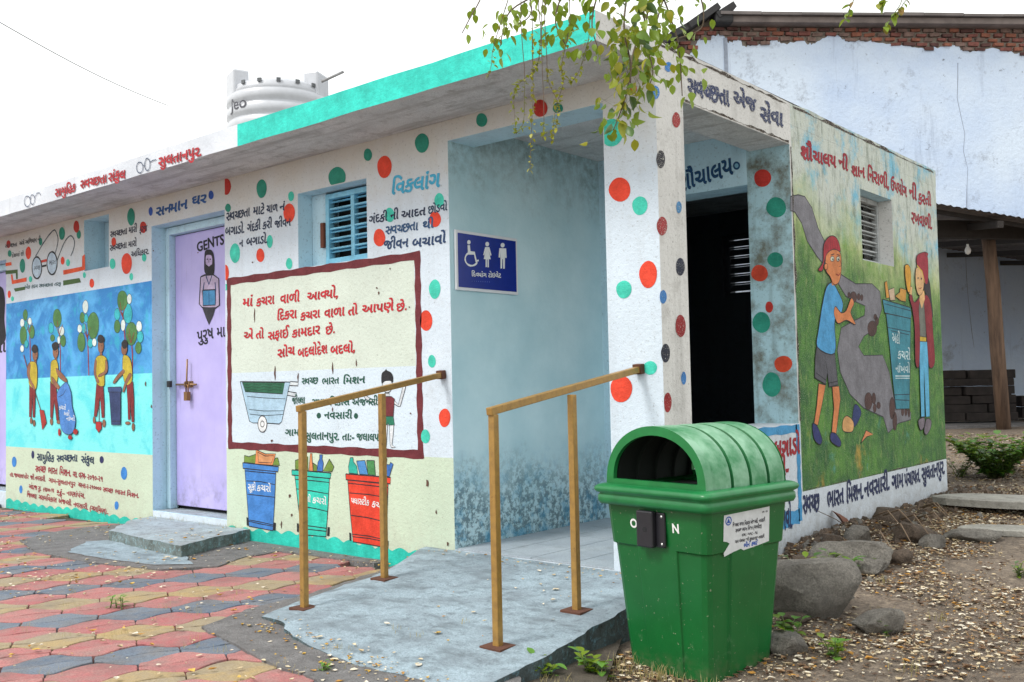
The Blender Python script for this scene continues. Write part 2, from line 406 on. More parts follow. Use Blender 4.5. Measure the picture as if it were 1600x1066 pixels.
def shell():
    mid = lambda a, b: (a+b)/2
    cuts = []
    extra = [[-3.676, -1.729], [], [.571, 1.227, 1.97, .656, .673, 1.2, 1.868, .39, -.02]]
    for k in range(3):
        s = set(extra[k])
        for a, b in BOX: s |= {a[k], b[k]}
        for a, b in HOLE:
            for q in (a[k], b[k]):
                if min(x[0][k] for x in BOX) < q < max(x[1][k] for x in BOX): s.add(q)
        if k == 1: s |= {1.553}
        cuts.append(sorted(s))
    X, Y, Z = cuts
    ins = lambda p, b: all(b[0][k] < p[k] < b[1][k] for k in range(3))
    nx, ny, nz = len(X)-1, len(Y)-1, len(Z)-1
    fill = {}
    for i in range(nx):
        for j in range(ny):
            for k in range(nz):
                c = (mid(X[i], X[i+1]), mid(Y[j], Y[j+1]), mid(Z[k], Z[k+1]))
                fill[i, j, k] = any(ins(c, b) for b in BOX) and not any(ins(c, h) for h in HOLE)
    mats = [WHITE, CREAM, PANELW, PANELC, SIDEW, SIDEB, JAMB, LBLUE, PASS, SMUR, KTOP, KBOT, SOFFIT, INT, TILE]
    def which(c, n):
        x, y, z = c
        if n[1] < -.5 and y < .01:
            if x < -7.5: return 0
            if x < -4.76: return 0 if z > 1.97 else 10 if z > 1.227 else 11 if z > .571 else 1
            if XC < x < PX0:
                if -3.676 < x < -1.729 and .673 < z < 1.868: return 3 if z > 1.2 else 2
                return 1 if z < .656 else 0
            return 0
        if n[0] > .5 and x > -.01: return (9 if z > .39 else 5) if y > 1.553 else (4 if y < .2 or z > .8 else 5)
        if abs(y-1.53) < .01 and n[1] < -.5: return 6 if x > -.292 else 7
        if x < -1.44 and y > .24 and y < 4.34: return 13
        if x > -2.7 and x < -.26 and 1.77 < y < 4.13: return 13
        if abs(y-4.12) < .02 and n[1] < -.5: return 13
        if n[2] > .5 and abs(z-.128) < .01 and x > -1.5: return 14
        if n[2] > .5 and z > .7 and x > -.3: return 5
        if n[2] < -.5: return 12 if z > 2.5 and x > -.3 else 7
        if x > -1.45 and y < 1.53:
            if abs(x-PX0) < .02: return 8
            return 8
        if abs(y-3.29) < .01 or abs(y-2.667) < .01: return 4
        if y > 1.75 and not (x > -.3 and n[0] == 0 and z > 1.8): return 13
        return 7
    vm = {}; vs = []; fs = []; mi = []
    def V(i, j, k):
        if (i, j, k) not in vm: vm[i, j, k] = len(vs); vs.append((X[i], Y[j], Z[k]))
        return vm[i, j, k]
    D = [((1,0,0), lambda i,j,k: [(i+1,j,k),(i+1,j+1,k),(i+1,j+1,k+1),(i+1,j,k+1)]), ((-1,0,0), lambda i,j,k: [(i,j,k),(i,j,k+1),(i,j+1,k+1),(i,j+1,k)]),
         ((0,1,0), lambda i,j,k: [(i,j+1,k),(i,j+1,k+1),(i+1,j+1,k+1),(i+1,j+1,k)]), ((0,-1,0), lambda i,j,k: [(i,j,k),(i+1,j,k),(i+1,j,k+1),(i,j,k+1)]),
         ((0,0,1), lambda i,j,k: [(i,j,k+1),(i+1,j,k+1),(i+1,j+1,k+1),(i,j+1,k+1)]), ((0,0,-1), lambda i,j,k: [(i,j,k),(i,j+1,k),(i+1,j+1,k),(i+1,j,k)])]
    for (i, j, k), f in fill.items():
        if not f: continue
        for n, q in D:
            if fill.get((i+n[0], j+n[1], k+n[2])): continue
            ids = q(i, j, k); f_ = tuple(V(*t) for t in ids); fs.append(f_)
            c = sum((Vector(vs[t]) for t in f_), Vector())/4; mi.append(which(c, n))
    o = link('wall', mesh('wall', vs, fs, mats, mi), BLD)
    b = o.modifiers.new('b', 'BEVEL'); b.width = .007; b.segments = 2; b.limit_method = 'ANGLE'; b.angle_limit = math.radians(40)
    return o
WALL = shell()
def roof():
    n = NB('fascia_white')
    v = n.mix(n.ramp(n.noise(2.5, 6, .6), .4, .7), (.66, .70, .76), (.52, .56, .62)); v = n.mix(n.mul(n.ramp(n.noise(1, 5, .6, n.map((12, 12, 1.5))), .56, .8), .4), v, (.3, .31, .3))
    n.col(v); n.stucco(.9)
    fw = n.m; ft = paint(32, 208, 192, 0, .7, .8)
    mb = MB()
    # slab split at the colour change on the fascia; no inner faces
    def q(a, b, c, d, m): mb.add([a, b, c, d], [(0, 1, 2, 3)], m)
    x0, x1, xm, y0, y1, z0, z1 = -12, 0, -2.82, -.5, 4.36, 2.64, 2.78
    N = 60; xs = [x0]+[x1-(x1-(-9))*(1-i/N) for i in range(0, N+1)]; xs = sorted(set(round(v_, 4) for v_ in xs+[xm]))
    def zt(x): return z1+.006*noise.noise(Vector((x*2.3, 0, 0)))+.003*noise.noise(Vector((x*9, 0, 5)))
    def zb(x): return z0+.005*noise.noise(Vector((x*2.1, 7, 0)))+.003*noise.noise(Vector((x*11, 0, 2)))
    def yf(x): return y0+.004*noise.noise(Vector((x*3, 3, 1)))
    for a, b in zip(xs, xs[1:]):
        q((a, yf(a), zb(a)), (b, yf(b), zb(b)), (b, yf(b), zt(b)), (a, yf(a), zt(a)), 1 if a >= xm-.001 else 0)
        q((a, yf(a), zt(a)), (b, yf(b), zt(b)), (b, y1, z1), (a, y1, z1), 3)
        q((a, y1, z0), (b, y1, z0), (b, yf(b), zb(b)), (a, yf(a), zb(a)), 2)
    q((x0, y1, z0), (x0, y1, z1), (x1, y1, z1), (x1, y1, z0), 3); q((x0, y0, z0), (x0, y0, z1), (x0, y1, z1), (x0, y1, z0), 3)
    ys = [yf(x1), 0, .264, 1.0, 1.553]+[1.553+(y1-1.553)*i/30 for i in range(1, 31)]
    def ze(y): return z1 if y <= yf(x1)+.001 or y > 4.35 else z1+.01*noise.noise(Vector((1, y*4, 0)))+.006*noise.noise(Vector((1, y*14, 2)))
    for a, b in zip(ys, ys[1:]):
        za = zb(x1) if a < 0 and a == ys[0] else z0
        q((x1, a, za), (x1, b, z0), (x1, b, ze(b)), (x1, a, zt(x1) if a == ys[0] else ze(a)), 5 if a >= 1.55 else 4)
    mb.build('roof', [fw, ft, SOFFIT, ROOFC, SIDEW, SMUR], BLD)
roof()
FR = Surf((0, 0, 0), (0, -1, 0), WALL); SD = Surf((0, 0, 0), (1, 0, 0), WALL); FA = Surf((0, -.504, 0), (0, -1, 0), WALL)
JB = Surf((0, 1.53, 0), (0, -1, 0), WALL); PW = Surf((PX0, 0, 0), (1, 0, 0), WALL)

RED, GRN, DGR, BLU, NVY = (226, 62, 30), (60, 204, 180), (22, 140, 118), (44, 128, 206), (24, 32, 92)
_dl = [0]
def dots(surf, L, clip=None):
    for x, y, rx, ry, c in L:
        p = Paint(surf, lay=_dl[0] % 9); _dl[0] += 1; p.clip = clip
        # pale brushed halo where the dot was painted round, then the dot
        p.ell(x, y, rx, ry, c); p.build('painted_dot')
BAL = (188, 40, 26)
def cl_fr(p):
    if -2.86 < p.x < -2.1 and 2.33 < p.z: p = Vector((p.x, p.y, max(p.z, 2.412)))
    if p.x > -1.44 and p.x < -.9 and p.z < 2.5: p = Vector((-1.437, p.y, p.z))
    if -1.2 < p.x < -.5: p = Vector((p.x, p.y, max(p.z, 2.524)))
    if p.x > -.5: p = Vector((min(max(p.x, -.313), -.007), p.y, p.z))
    if -4.2 < p.x < -3.0: p = Vector((max(p.x, XC+.008), p.y, p.z))
    return p
dots(FR, [(354,292,7,13,BAL),(409,295,8,14.5,DGR),(356.5,325,4.5,6.5,DGR),(455,307,4.6,7.8,GRN),(452,333,9,15,RED),(527,278,13.5,17,DGR),(575,242,6.5,10,DGR),
 (601,261,11.3,17.6,RED),(659.6,223.8,11,15,DGR),(686.5,313,7.5,11,GRN),(609,336,7.5,11.5,GRN),(680,343,9,12.4,RED),(593,371.5,9.2,14,RED),(367.4,395.7,8,15,GRN),
 (421.6,377.6,4.8,10,GRN),(407,399,6.3,10.8,RED),(452,412,5,8.7,GRN),(353,426,5,12,RED),(353,449,3.5,5,GRN),(679.5,452,9,15,GRN),(666,501,9.6,16.5,RED),
 (675,564.6,6,10,GRN),(695,653,9,14.5,RED),(665,682,7,11,GRN),(752.8,187.8,8.7,11,DGR),(844.5,169.4,11,14,BAL),(872,169.4,8,8.4,DGR),(990,139,5,8,RED),
 (956,207.5,18,22,GRN),(968.6,296.4,17,18.5,RED),(1000,321.6,12,14.6,GRN),(1013,429,14,21,RED),(975,452.5,12,14,GRN),(1016,575,11,10.5,GRN),(971,608,17,21,RED)], cl_fr)
S_ = .3
sp = lambda c: (*c, S_, .75, 1.0)
dots(SD, [(1044,104.7,5.7,8,sp(BLU)),(1024,144.5,6.4,10.5,sp(BLU)),(1056.3,187.6,6.4,12,sp((160,40,40))),(1032,249,7,13.7,sp((40,40,50))),(1034,353.5,8.3,14.4,sp((160,40,44))),
 (1060.5,324,4.2,9.6,(76,140,190,.2,.75,1.0)),(1062.7,417,6.8,14.3,(28,36,60,.1,.75,1.0)),(1035.7,464,5.5,11,(50,120,186,.2,.75,1.0)),(1063,509.5,8,17.7,(150,24,30,.1,.75,1.0)),
 (1039.5,552,7.2,14.3,(20,28,50,.1,.75,1.0)),(1043,629,6,15.8,(150,20,26,.1,.75,1.0)),(1068,591,4,10,(50,120,186,.1,.75,1.0))])
dots(JB, [(1191.6,278.5,13.4,14,BAL),(1213,324,15.6,15.6,DGR),(1211.7,406,12.5,11.5,DGR),(1187,427,13,13,(196,60,26)),(1202,480,6,9,BAL),(1190,504,14,16,DGR),(1224,569,14,13,(206,66,26)),(1206,601,14.5,19,DGR)])
dots(FR, [(13.4,381.7,3.2,6.2,BAL),(15.3,396.3,3,5.3,DGR),(44.5,395.4,4.3,9.8,RED),(35.3,415.4,4.3,10.7,DGR),(47.8,436.4,2.7,5,GRN),(63.6,377.6,2.7,6.2,DGR),(97,365,4.6,10.3,DGR),
 (119.6,354.4,4.5,9.3,BAL),(123.3,366.5,3.4,6.8,DGR),(98,407.5,3,6.4,RED),(106.4,410.6,3,5.7,GRN),(132,430,2.3,4.8,GRN),(143.6,442.6,3.6,7.1,RED),(205,339,6,13.4,DGR),(224,355.3,5.3,9.3,BAL),
 (178,378.5,3.6,7.5,RED),(198,412,8.2,16.6,RED),(176,412.3,4.5,8.6,GRN),(205.3,432.5,2.9,5.7,GRN),(225.4,402.5,3.6,6.6,GRN),(235.7,330.4,3.2,6.8,(30,80,170)),(330,304.8,4,7,(30,80,170)),
 (14.6,460,2.5,6,RED),(19.7,467,2.2,4,GRN),(22.4,721.7,3.6,8.4,BLU),(194,739.6,4.9,10,BLU),(32.8,764.7,2.6,6.2,BLU),(182.3,790,3.2,6.8,BLU),(51.5,710.6,2.3,6.2,NVY),(159,718.4,3.2,5.8,NVY)])

def T(surf, x0, y0, x1, y1, h, s, c, bold=.016, slant=.12, fr=(0, 0, 1), parent=None, clip=None):
    p = Paint(surf, fr, 16); text(p, x0, y0, x1, y1, h, s, c, bold+.008, slant)
    if clip: p.v = [clip(q) for q in p.v]
    return p.build('lettering', parent)
CR = (172, 26, 40); BK = (26, 34, 60); GK = (12, 84, 66)
B1 = .024
# fascia
F1 = (0, 200, 3.553)
T(FA, 305,385,420,350,42, 'સામુહિક', CR, B1, fr=F1); T(FA, 445,338,592,303,44, 'સ્વચ્છતા', CR, B1, fr=F1); T(FA, 600,300,696,277,46, 'સંકુલ', CR, B1, fr=F1)
T(FA, 878,218,1120,152,50, 'સુલતાનપુર.', CR, B1, fr=F1)
def specs(L, tail):
    p = Paint(FA, F1)
    for x, y, rx, ry in L:
        pts = [(x+rx*math.cos(t*.3142), y+ry*math.sin(t*.3142)) for t in range(21)]; p.line(pts, .007, (70, 84, 110))
    for q in tail: p.line(q, .006, (70, 84, 110))
    p.build('painted_spectacles')
specs([(152,408,17,29),(180,398,13,27)], [[(165,392),(172,388)],[(192,392),(205,362),(220,360),(226,375)]])
specs([(776,220,18,30),(818,203,15,34)], [[(794,212),(803,205)],[(832,190),(850,180),(868,176)]])
# left door heading and slogans
T(FR, 865,490,1040,448,48, 'સન્માન', (30,86,150), B1, fr=F1); T(FR, 1063,432,1145,412,48, 'ઘર', (30,86,150), B1, fr=F1)
T(FR, 612,610,760,577,32, 'સ્વચ્છતા મારી', BK, .012, fr=F1); T(FR, 775,585,818,572,32, 'ફરજ', BK, .012, fr=F1)
T(FR, 610,685,758,655,32, 'સ્વચ્છતા મારો', BK, .012, fr=F1); T(FR, 728,718,828,700,30, 'અધિકાર.', BK, .012, fr=F1)
L5 = (0, 260, 5.6125)
T(FR, 45,718,150,700,30, 'સ્વચ્છતા', (60,66,72), .01, fr=L5); T(FR, 170,696,355,655,34, 'અંગે અભિયાન ની', (60,66,72), .01, fr=L5); T(FR, 105,800,215,780,30, 'દેશમાં છે.', (60,66,72), .01, fr=L5)
T(FR, 215,1075,535,1045,28, 'એક કદમ સ્વચ્છતા તરફ', (44,90,96), .008, fr=L5)
def logo():
    p = Paint(FR, L5)
    ORG = (226, 82, 36); GG = (62, 96, 42)
    p.poly([(555,912),(720,880),(722,790),(745,770),(748,905),(718,916),(557,952)], ORG); p.poly([(555,1002),(698,980),(712,1018),(555,1046)], GG)
    p.poly([(50,915),(156,905),(156,988),(142,990),(140,938),(50,948)], GG); p.poly([(96,950),(110,948),(118,1000),(234,975),(234,1010),(106,1034)], ORG)
    p.poly([(50,848),(100,840),(103,868),(50,876)], ORG); p.poly([(122,1072),(220,1055),(222,1082),(135,1100)], GG)
    p.poly([(362,825),(412,812),(412,835),(362,847)], (200,60,44)); p.poly([(368,870),(408,860),(408,878),(368,887)], (30,34,40))
    for q in ([(312,792),(400,645),(470,562),(495,580),(510,640),(500,710),(485,762)], [(500,832),(560,680),(600,622),(630,612),(655,660),(645,730),(622,787)]):
        p.line(smooth_open([(a, b, 0) for a, b in q])and[(v.x, v.y) for v in smooth_open([(a, b, 0) for a, b in q])], .011, (40, 66, 80))
    p.ell(325,890,42,95,(186,208,228),(16,20,28),.016,0); p.ell(458,850,44,100,(186,208,228),(16,20,28),.016,0)
    text(p, 298,915,354,905,36, 'સ્વચ્છ', (60,66,80), .01); text(p, 432,868,490,855,36, 'ભારત', (50,56,66), .01)
    p.build('painted_emblem', label='black round spectacles emblem with orange and green stripes')
logo()
# slogans between the doors and the opening
C3 = (340, 180, 4.265)
cr = (22, 44, 76)
T(FR, 58,705,215,672,52, 'સ્વચ્છતા', cr, .014, fr=C3); T(FR, 235,668,310,655,50, 'માટે', cr, .014, fr=C3); T(FR, 325,655,400,640,50, 'ચાળ', cr, .014, fr=C3); T(FR, 412,640,448,634,46, 'નં', cr, .014, fr=C3)
T(FR, 50,805,180,782,50, 'બગાડો.', cr, .014, fr=C3); T(FR, 196,780,285,762,50, 'ગંદકી', cr, .014, fr=C3); T(FR, 300,762,362,750,50, 'કરી', cr, .014, fr=C3); T(FR, 378,752,487,735,48, 'જીવન', cr, .014, fr=C3)
T(FR, 145,880,170,874,44, 'ન', cr, .014, fr=C3); T(FR, 190,872,335,850,50, 'બગાડો.', cr, .014, fr=C3)
T(FR, 1155,530,1480,478,82, 'વિકલાંગ', (66,176,214), .022, fr=C3)
T(FR, 1008,725,1205,690,50, 'ગંદકી ની', (24,40,72), .014, fr=C3, clip=cl_fr); T(FR, 1222,690,1385,665,50, 'આદત', (24,40,72), .014, fr=C3); T(FR, 1402,662,1530,632,48, 'છોડવો', (24,60,90), .014, fr=C3, clip=cl_fr)
T(FR, 1118,795,1335,765,52, 'સ્વચ્છતા', (30,76,120), .016, fr=C3); T(FR, 1365,765,1440,750,52, 'થી', (30,76,120), .016, fr=C3)
T(FR, 1105,895,1270,878,56, 'જીવન', (24,60,104), .018, fr=C3); T(FR, 1295,885,1520,850,56, 'બચાવો', (24,60,104), .018, fr=C3)
# framed slogan panel
def frame_panel():
    p = Paint(FR); mr = (104, 22, 34)
    q = [(-3.68, 1.872), (-1.70, 1.865), (-1.70, .668), (-3.68, .675)]
    for i in range(4):
        a, b = FR.w(*q[i], 2+i), FR.w(*q[(i+1) % 4], 2+i); d = (b-a).normalized(); L = [a-d*.022+(b-a+d*.044)*(k/24) for k in range(25)]; p.wline(L, .05, mr)
    p.build('painted_frame')
frame_panel()
P4 = (340, 400, 3.438)
TL = [(133,275,188,268,42,'માં'),(208,272,305,256,42,'કચરા'),(335,258,440,243,44,'વાળી'),(480,240,648,222,44,'આવ્યો,'),
 (318,347,425,332,42,'દિકરા'),(445,348,550,328,42,'કચરા'),(572,335,682,320,44,'વાળા'),(700,322,752,312,44,'તો'),(775,310,945,292,44,'આપણે'),(960,300,1018,288,42,'છે.'),
 (140,450,190,444,40,'એ'),(205,448,248,440,42,'તો'),(270,450,380,436,42,'સફાઈ'),(400,440,550,418,42,'કામદાર'),(580,425,632,412,42,'છે.'),
 (322,547,415,530,44,'સોચ'),(430,545,590,522,44,'બદલોદેશ'),(605,530,740,515,44,'બદલો,')]
for x0, y0, x1, y1, h, s in TL: T(FR, x0, y0, x1, y1, h, s, (190, 24, 40), .022, fr=P4)
for x0, y0, x1, y1, h, s in [(452,690,540,685,34,'સ્વચ્છ'),(560,690,652,685,34,'ભારત'),(672,688,792,682,34,'મિશન'),(400,795,470,793,34,'જીલ્લા'),(505,805,590,800,34,'ગ્રામ'),(600,803,708,800,34,'વિકાસ'),(722,803,860,800,34,'એજન્સી'),
 (572,875,722,873,34,'નવસારી'),(362,965,455,966,34,'ગામ-'),(470,985,655,990,38,'સુલતાનપુર.'),(668,990,735,992,36,'તાઃ-'),(745,990,895,995,36,'જલાલપોર')]:
    T(FR, x0, y0, x1, y1, h, s, GK, .016, fr=P4)
dots(FR, [(498.3,649.5,3.4,4.4,GK),(556.4,650,3.2,4.4,GK)])
def cart():
    p = Paint(FR, P4); lb = (168, 200, 222)
    p.poly([(122,675),(395,678),(385,700),(345,890),(332,903),(260,898),(190,897),(172,888)], lb, out=INK); p.poly([(134,678),(362,680),(350,742),(150,730)], (20,96,66), out=INK)
    for y in (690, 705, 720): p.line([(145+i*20, y+4*math.sin(i*2.1)) for i in range(11)], .004, (8,60,40))
    for a, b in ((755,768),(825,832),(850,852)): p.line([(160+(a-755)*.15,a),(250,a+8),(365-(a-755)*.1,b)], .004, INK)
    p.poly([(392,675),(435,678),(432,698),(388,696)], (210,220,228), out=INK); p.poly([(380,728),(424,736),(420,757),(376,748)], (210,220,228), out=INK)
    p.ell(242,903,24,44,(224,232,238),INK,.007,0); p.ell(242,903,10,16,(224,232,238),INK,.006,0)
    p.build('painted_handcart')
    p = Paint(FR, P4); sk = (214, 220, 226)
    p.poly([(898,738),(922,738),(922,760),(898,760)], sk, out=INK, ow=.004)
    p.ell(912,695,27,40,sk,INK,.005,0); p.poly([(880,660),(884,630),(900,616),(906,608),(912,616),(932,626),(944,650),(942,680),(930,672),(900,674),(884,688)], (20,22,30), sm=True)
    for x in (902,924): p.ell(x,700,3.5,5,(20,22,30))
    p.line([(902,716),(912,722),(924,716)], .004, INK)
    p.poly([(868,778),(830,770),(800,752),(790,740),(790,760),(800,772),(866,800)], sk, out=INK, ow=.004)
    p.poly([(945,770),(972,800),(992,720),(1000,692),(1012,700),(1002,740),(982,808),(970,808),(944,790)], sk, out=INK, ow=.004)
    p.poly([(893,908),(915,908),(911,960),(908,1022),(897,1020),(897,960)], sk, out=INK, ow=.004); p.poly([(924,908),(948,908),(944,960),(938,1015),(958,1028),(935,1030),(928,1010)], sk, out=INK, ow=.004)
    p.poly([(868,770),(895,755),(935,755),(952,768),(945,862),(890,862),(884,800),(870,798)], (106,26,36), out=INK, ow=.004); p.poly([(890,862),(945,862),(951,908),(921,910),(917,895),(912,908),(888,906)], (20,120,90), out=INK, ow=.004)
    p.build('painted_boy', label='painted boy in maroon shirt and green shorts')
cart()
P6 = (330, 690, 5.077)
def bin3(c, rim, body, lines, wh, cont, txt):
    p = Paint(FR, P6)
    p.lay = 8
    for pts, cc in cont: p.poly(pts, cc, out=INK, ow=.005)
    p.poly(body, c, out=INK, ow=.007); p.poly(rim, c, out=INK, ow=.007)
    for l in lines: p.line(l, .006, INK)
    for q in wh: p.poly(q, (18,22,30))
    for t in txt: text(p, *t, (228,234,238), .02, .1)
    return p.build('painted_bin')
OL = (110, 140, 50); ORN = (222, 140, 84)
bin3((58,128,204), [(252,168),(537,200),(531,240),(253,212)], [(268,215),(515,238),(505,470),(492,708),(302,672),(284,420)], [[(282,312),(395,318),(508,342)],[(290,418),(400,430),(505,442)],[(303,622),(400,640),(495,662)],[(300,632),(400,655),(493,672)],[(268,232),(515,256)]],
 [[(282,600),(296,604),(298,670),(284,665)],[(498,642),(515,645),(512,708),(494,705)]],
 [([(265,110),(300,120),(355,100),(350,175),(262,165)],OL),([(358,65),(430,98),(512,98),(490,188),(350,178)],ORN),([(512,130),(530,130),(545,190),(488,186)],OL),([(372,85),(430,115),(498,112),(480,170),(378,165)],(214,150,100))],
 [(295,385,355,388,48,'સૂકો'),(365,390,475,398,46,'કચરો')])
bin3((34,200,178), [(642,225),(953,250),(946,293),(642,265)], [(665,268),(940,293),(928,520),(912,755),(722,738),(692,500)], [[(670,300),(800,310),(940,325)],[(675,375),(800,392),(930,415)],[(690,510),(820,530),(925,555)],[(712,660),(915,688)],[(714,690),(913,712)]],
 [[(682,648),(697,650),(697,718),(683,715)],[(926,677),(943,680),(939,750),(921,748)]],
 [([(668,150),(700,140),(735,120),(768,120),(770,232),(668,222)],OL),([(788,95),(800,95),(803,150),(810,234),(777,232),(783,150)],ORN),([(810,170),(838,190),(845,236),(812,234)],OL),([(862,105),(884,105),(882,140),(892,170),(885,238),(842,235),(848,165),(862,140)],(52,110,190)),([(940,140),(975,200),(960,240),(890,234)],OL)],
 [(705,465,790,480,44,'ભીનો'),(805,485,915,500,46,'કચરો')])
bin3((222,56,26), [(1070,257),(1425,285),(1422,335),(1070,302)], [(1085,305),(1405,338),(1396,600),(1385,840),(1128,795),(1105,560)], [[(1088,330),(1405,365)],[(1100,408),(1250,420),(1395,445)],[(1112,585),(1250,605),(1390,640)],[(1120,735),(1250,750),(1385,780)],[(1124,755),(1250,768),(1385,795)]],
 [[(1097,722),(1112,725),(1114,790),(1100,785)],[(1388,785),(1409,788),(1405,855),(1388,850)]],
 [([(1105,128),(1126,128),(1130,160),(1155,195),(1165,258),(1095,250),(1090,200)],(30,180,160)),([(1155,155),(1220,150),(1245,262),(1180,260)],(72,140,204)),([(1235,150),(1295,150),(1305,268),(1245,262)],(60,130,70)),([(1378,130),(1395,135),(1392,180),(1415,185),(1425,165),(1446,180),(1415,278),(1345,268)],(52,110,190))],
 [(1112,490,1255,508,44,'પ્લાસ્ટીક'),(1275,515,1390,545,46,'કચરો')])
def waves(x0, x1, sc, zb=.078):
    p = Paint(FR); n = int((x1-x0)/sc*8); V = []
    for k in range(n+1):
        x = x0+(x1-x0)*k/n; z = zb+.028*abs(math.sin(math.pi*(x-x0)/sc+.35*math.sin(x*3)))+.01*math.sin(x*4)
        V.append(z); p.v += [FR.w(x, -.06, 1), FR.w(x, z, 1)]
    m = p.mat(TEAL)
    for k in range(n): p.f.append((2*k, 2*k+2, 2*k+3, 2*k+1)); p.mi.append(m)
    p.build('painted_wave_border')
FR.e = Vector((1, 0, 0)); FR.u = Vector((0, 0, 1))
waves(XC+.01, -1.62, .16); waves(-7.49, -4.86, .17, .034)
# cleaning children mural
K = (0, 440, 4.1)
def kids():
    G1, W1, T1 = (70,124,62), (214,232,226), (40,176,186)
    def tree(tr, cs):
        p = Paint(FR, K)
        for t in tr: p.line(t, .016, (140,44,52))
        for x, y, rx, ry, c in cs: p.ell(x, y, rx, ry, c, (26,70,60), .004)
        for t in tr:
            x, y = t[-1]
            for dx, dy in ((-22,-35),(20,-45),(-14,-70),(12,-20)): p.line([(x, y+25), (x+dx, y+dy)], .007, (140,60,44))
        p.build('painted_tree')
    tree([[(197,520),(194,420),(190,310)]], [(163,215,15,35,G1),(143,265,13,28,W1),(192,255,12,24,W1),(170,282,12,30,T1),(150,345,22,60,G1),(205,322,18,42,G1),(143,430,12,22,W1),(170,400,12,25,T1)])
    tree([[(388,600),(387,450),(382,320)]], [(367,235,27,60,G1),(328,298,16,35,T1),(396,318,16,32,W1),(337,362,14,22,G1),(405,380,18,37,G1),(378,375,9,26,W1)])
    tree([[(570,602),(566,450),(560,340)]], [(548,162,18,42,W1),(528,232,16,35,G1),(553,235,12,28,T1),(598,282,37,85,G1),(512,302,14,27,W1),(540,300,14,30,T1),(522,388,25,62,G1),(580,395,17,30,T1),(606,390,14,25,W1)])
    tree([[(802,380),(795,280),(785,200)],[(848,590),(850,470),(842,370)]], [(752,210,18,38,T1),(820,205,28,65,T1),(785,122,33,65,G1),(830,112,15,32,W1),(752,288,20,42,G1),(790,280,14,38,W1),(843,335,37,75,G1),(893,288,18,35,W1),(900,355,20,38,T1),(888,425,20,37,G1)])
    SK = (142, 96, 70); YL = (190, 170, 44); RD = (128, 30, 34); HR = (24, 20, 24); br = (120, 50, 34)
    def kid(hair, face, shirt, arms, trou, feet, extra=()):
        p = Paint(FR, K, 60)
        for e in extra: 
            if e[0] == 'l': p.line(e[1], e[2], e[3])
        x, y, rx, ry = face
        p.poly([(x-6,y+ry*.6),(x+7,y+ry*.6),(x+8,y+ry+22),(x-8,y+ry+22)], SK)
        for f in feet: p.ell(*f, SK, INK, .003)
        p.poly(trou, RD, out=INK, ow=.004); p.poly(shirt, YL, sm=True, out=INK, ow=.004)
        for a in arms: p.poly(a, SK, sm=True, out=INK, ow=.003)
        p.ell(x, y, rx, ry, SK, INK, .003); p.ell(*hair, HR, wob=.08)
        p.ell(x+rx*.35, y-2, 2.2, 3.5, HR); p.line([(x+rx*.3,y+ry*.5),(x+rx*.75,y+ry*.45)], .004, (120,30,30))
        for e in extra:
            if e[0] == 'p': p.poly(e[1], e[2], out=INK, ow=.004)
        return p.build('painted_child')
    kid((227,432,20,27),(229,468,17,40),[(190,525),(215,512),(238,530),(243,600),(234,688),(192,662),(188,590)],[[(185,530),(200,535),(196,610),(228,680),(218,692),(178,600)]],
        [(192,655),(231,685),(229,790),(226,870),(214,870),(212,720),(204,870),(191,868)],[(203,892,8,20),(222,907,8,20)],
        [('l',[(155,470),(180,560),(225,700),(272,850)],.012,br),('p',[(258,822),(285,825),(302,905),(275,950)],(170,44,34))])
    kid((358,415,22,28),(360,452,18,40),[(332,515),(358,500),(375,530),(375,600),(362,662),(330,642),(328,560)],[[(362,560),(376,562),(432,625),(425,645),(380,612)],[(334,612),(348,620),(390,680),(378,692),(345,660)]],
        [(326,640),(362,665),(372,760),(380,890),(366,890),(350,760),(340,875),(326,872)],[(333,897,9,22),(380,900,14,12)])
    kid((650,368,23,28),(650,412,19,46),[(618,492),(650,472),(685,490),(690,540),(674,600),(670,668),(625,655),(610,560)],[[(612,505),(624,515),(620,590),(640,640),(628,648),(606,590)],[(680,505),(692,515),(690,582),(640,612),(636,598),(676,570)]],
        [(622,655),(665,668),(672,780),(672,872),(656,872),(645,740),(622,866),(606,862)],[(607,887,8,22),(670,908,10,25)],
        [('l',[(638,600),(638,760),(638,900)],.010,br),('p',[(618,898),(655,898),(655,940),(637,968),(618,940)],(176,36,34))])
    kid((803,402,20,28),(800,432,19,40),[(790,492),(805,470),(835,492),(850,560),(848,640),(812,662),(792,600)],[[(792,565),(802,582),(765,622),(740,652),(728,645),(752,605)],[(832,590),(848,602),(815,660),(800,706),(790,700),(806,640)]],
        [(815,660),(855,640),(862,760),(862,900),(848,900),(838,760),(838,885),(825,885),(822,780)],[(822,907,16,10),(857,932,9,25)])
    p = Paint(FR, K, 110)
    p.poly([(372,715),(420,650),(440,655),(462,720),(468,800),(490,890),(470,970),(425,975),(395,930),(383,820)], (70,132,206), sm=True, out=INK, ow=.005)
    p.line([(380,740),(410,725),(430,690)], .005, INK)
    text(p, 383,820,428,822,24,'કચરો',(222,232,240),.012); text(p, 415,858,450,860,24,'અહીં',(222,232,240),.012); text(p, 430,890,484,892,24,'નાંખો',(222,232,240),.012)
    p.ell(386,965,8,25,(170,30,30)); p.ell(455,998,13,14,(170,30,30),INK,.003); p.ell(490,962,15,18,(170,30,30),INK,.003); p.build('painted_sack')
    p = Paint(FR, K, 110)
    p.poly([(705,690),(778,690),(778,918),(720,918)], (38,58,106), out=INK, ow=.005); p.poly([(697,678),(784,675),(783,708),(700,708)], (52,76,128), out=INK, ow=.005)
    p.line([(722,895),(778,895)], .004, INK); p.build('painted_bin')
kids()
L7 = (0, 690, 6.154); RB = (158, 24, 52)
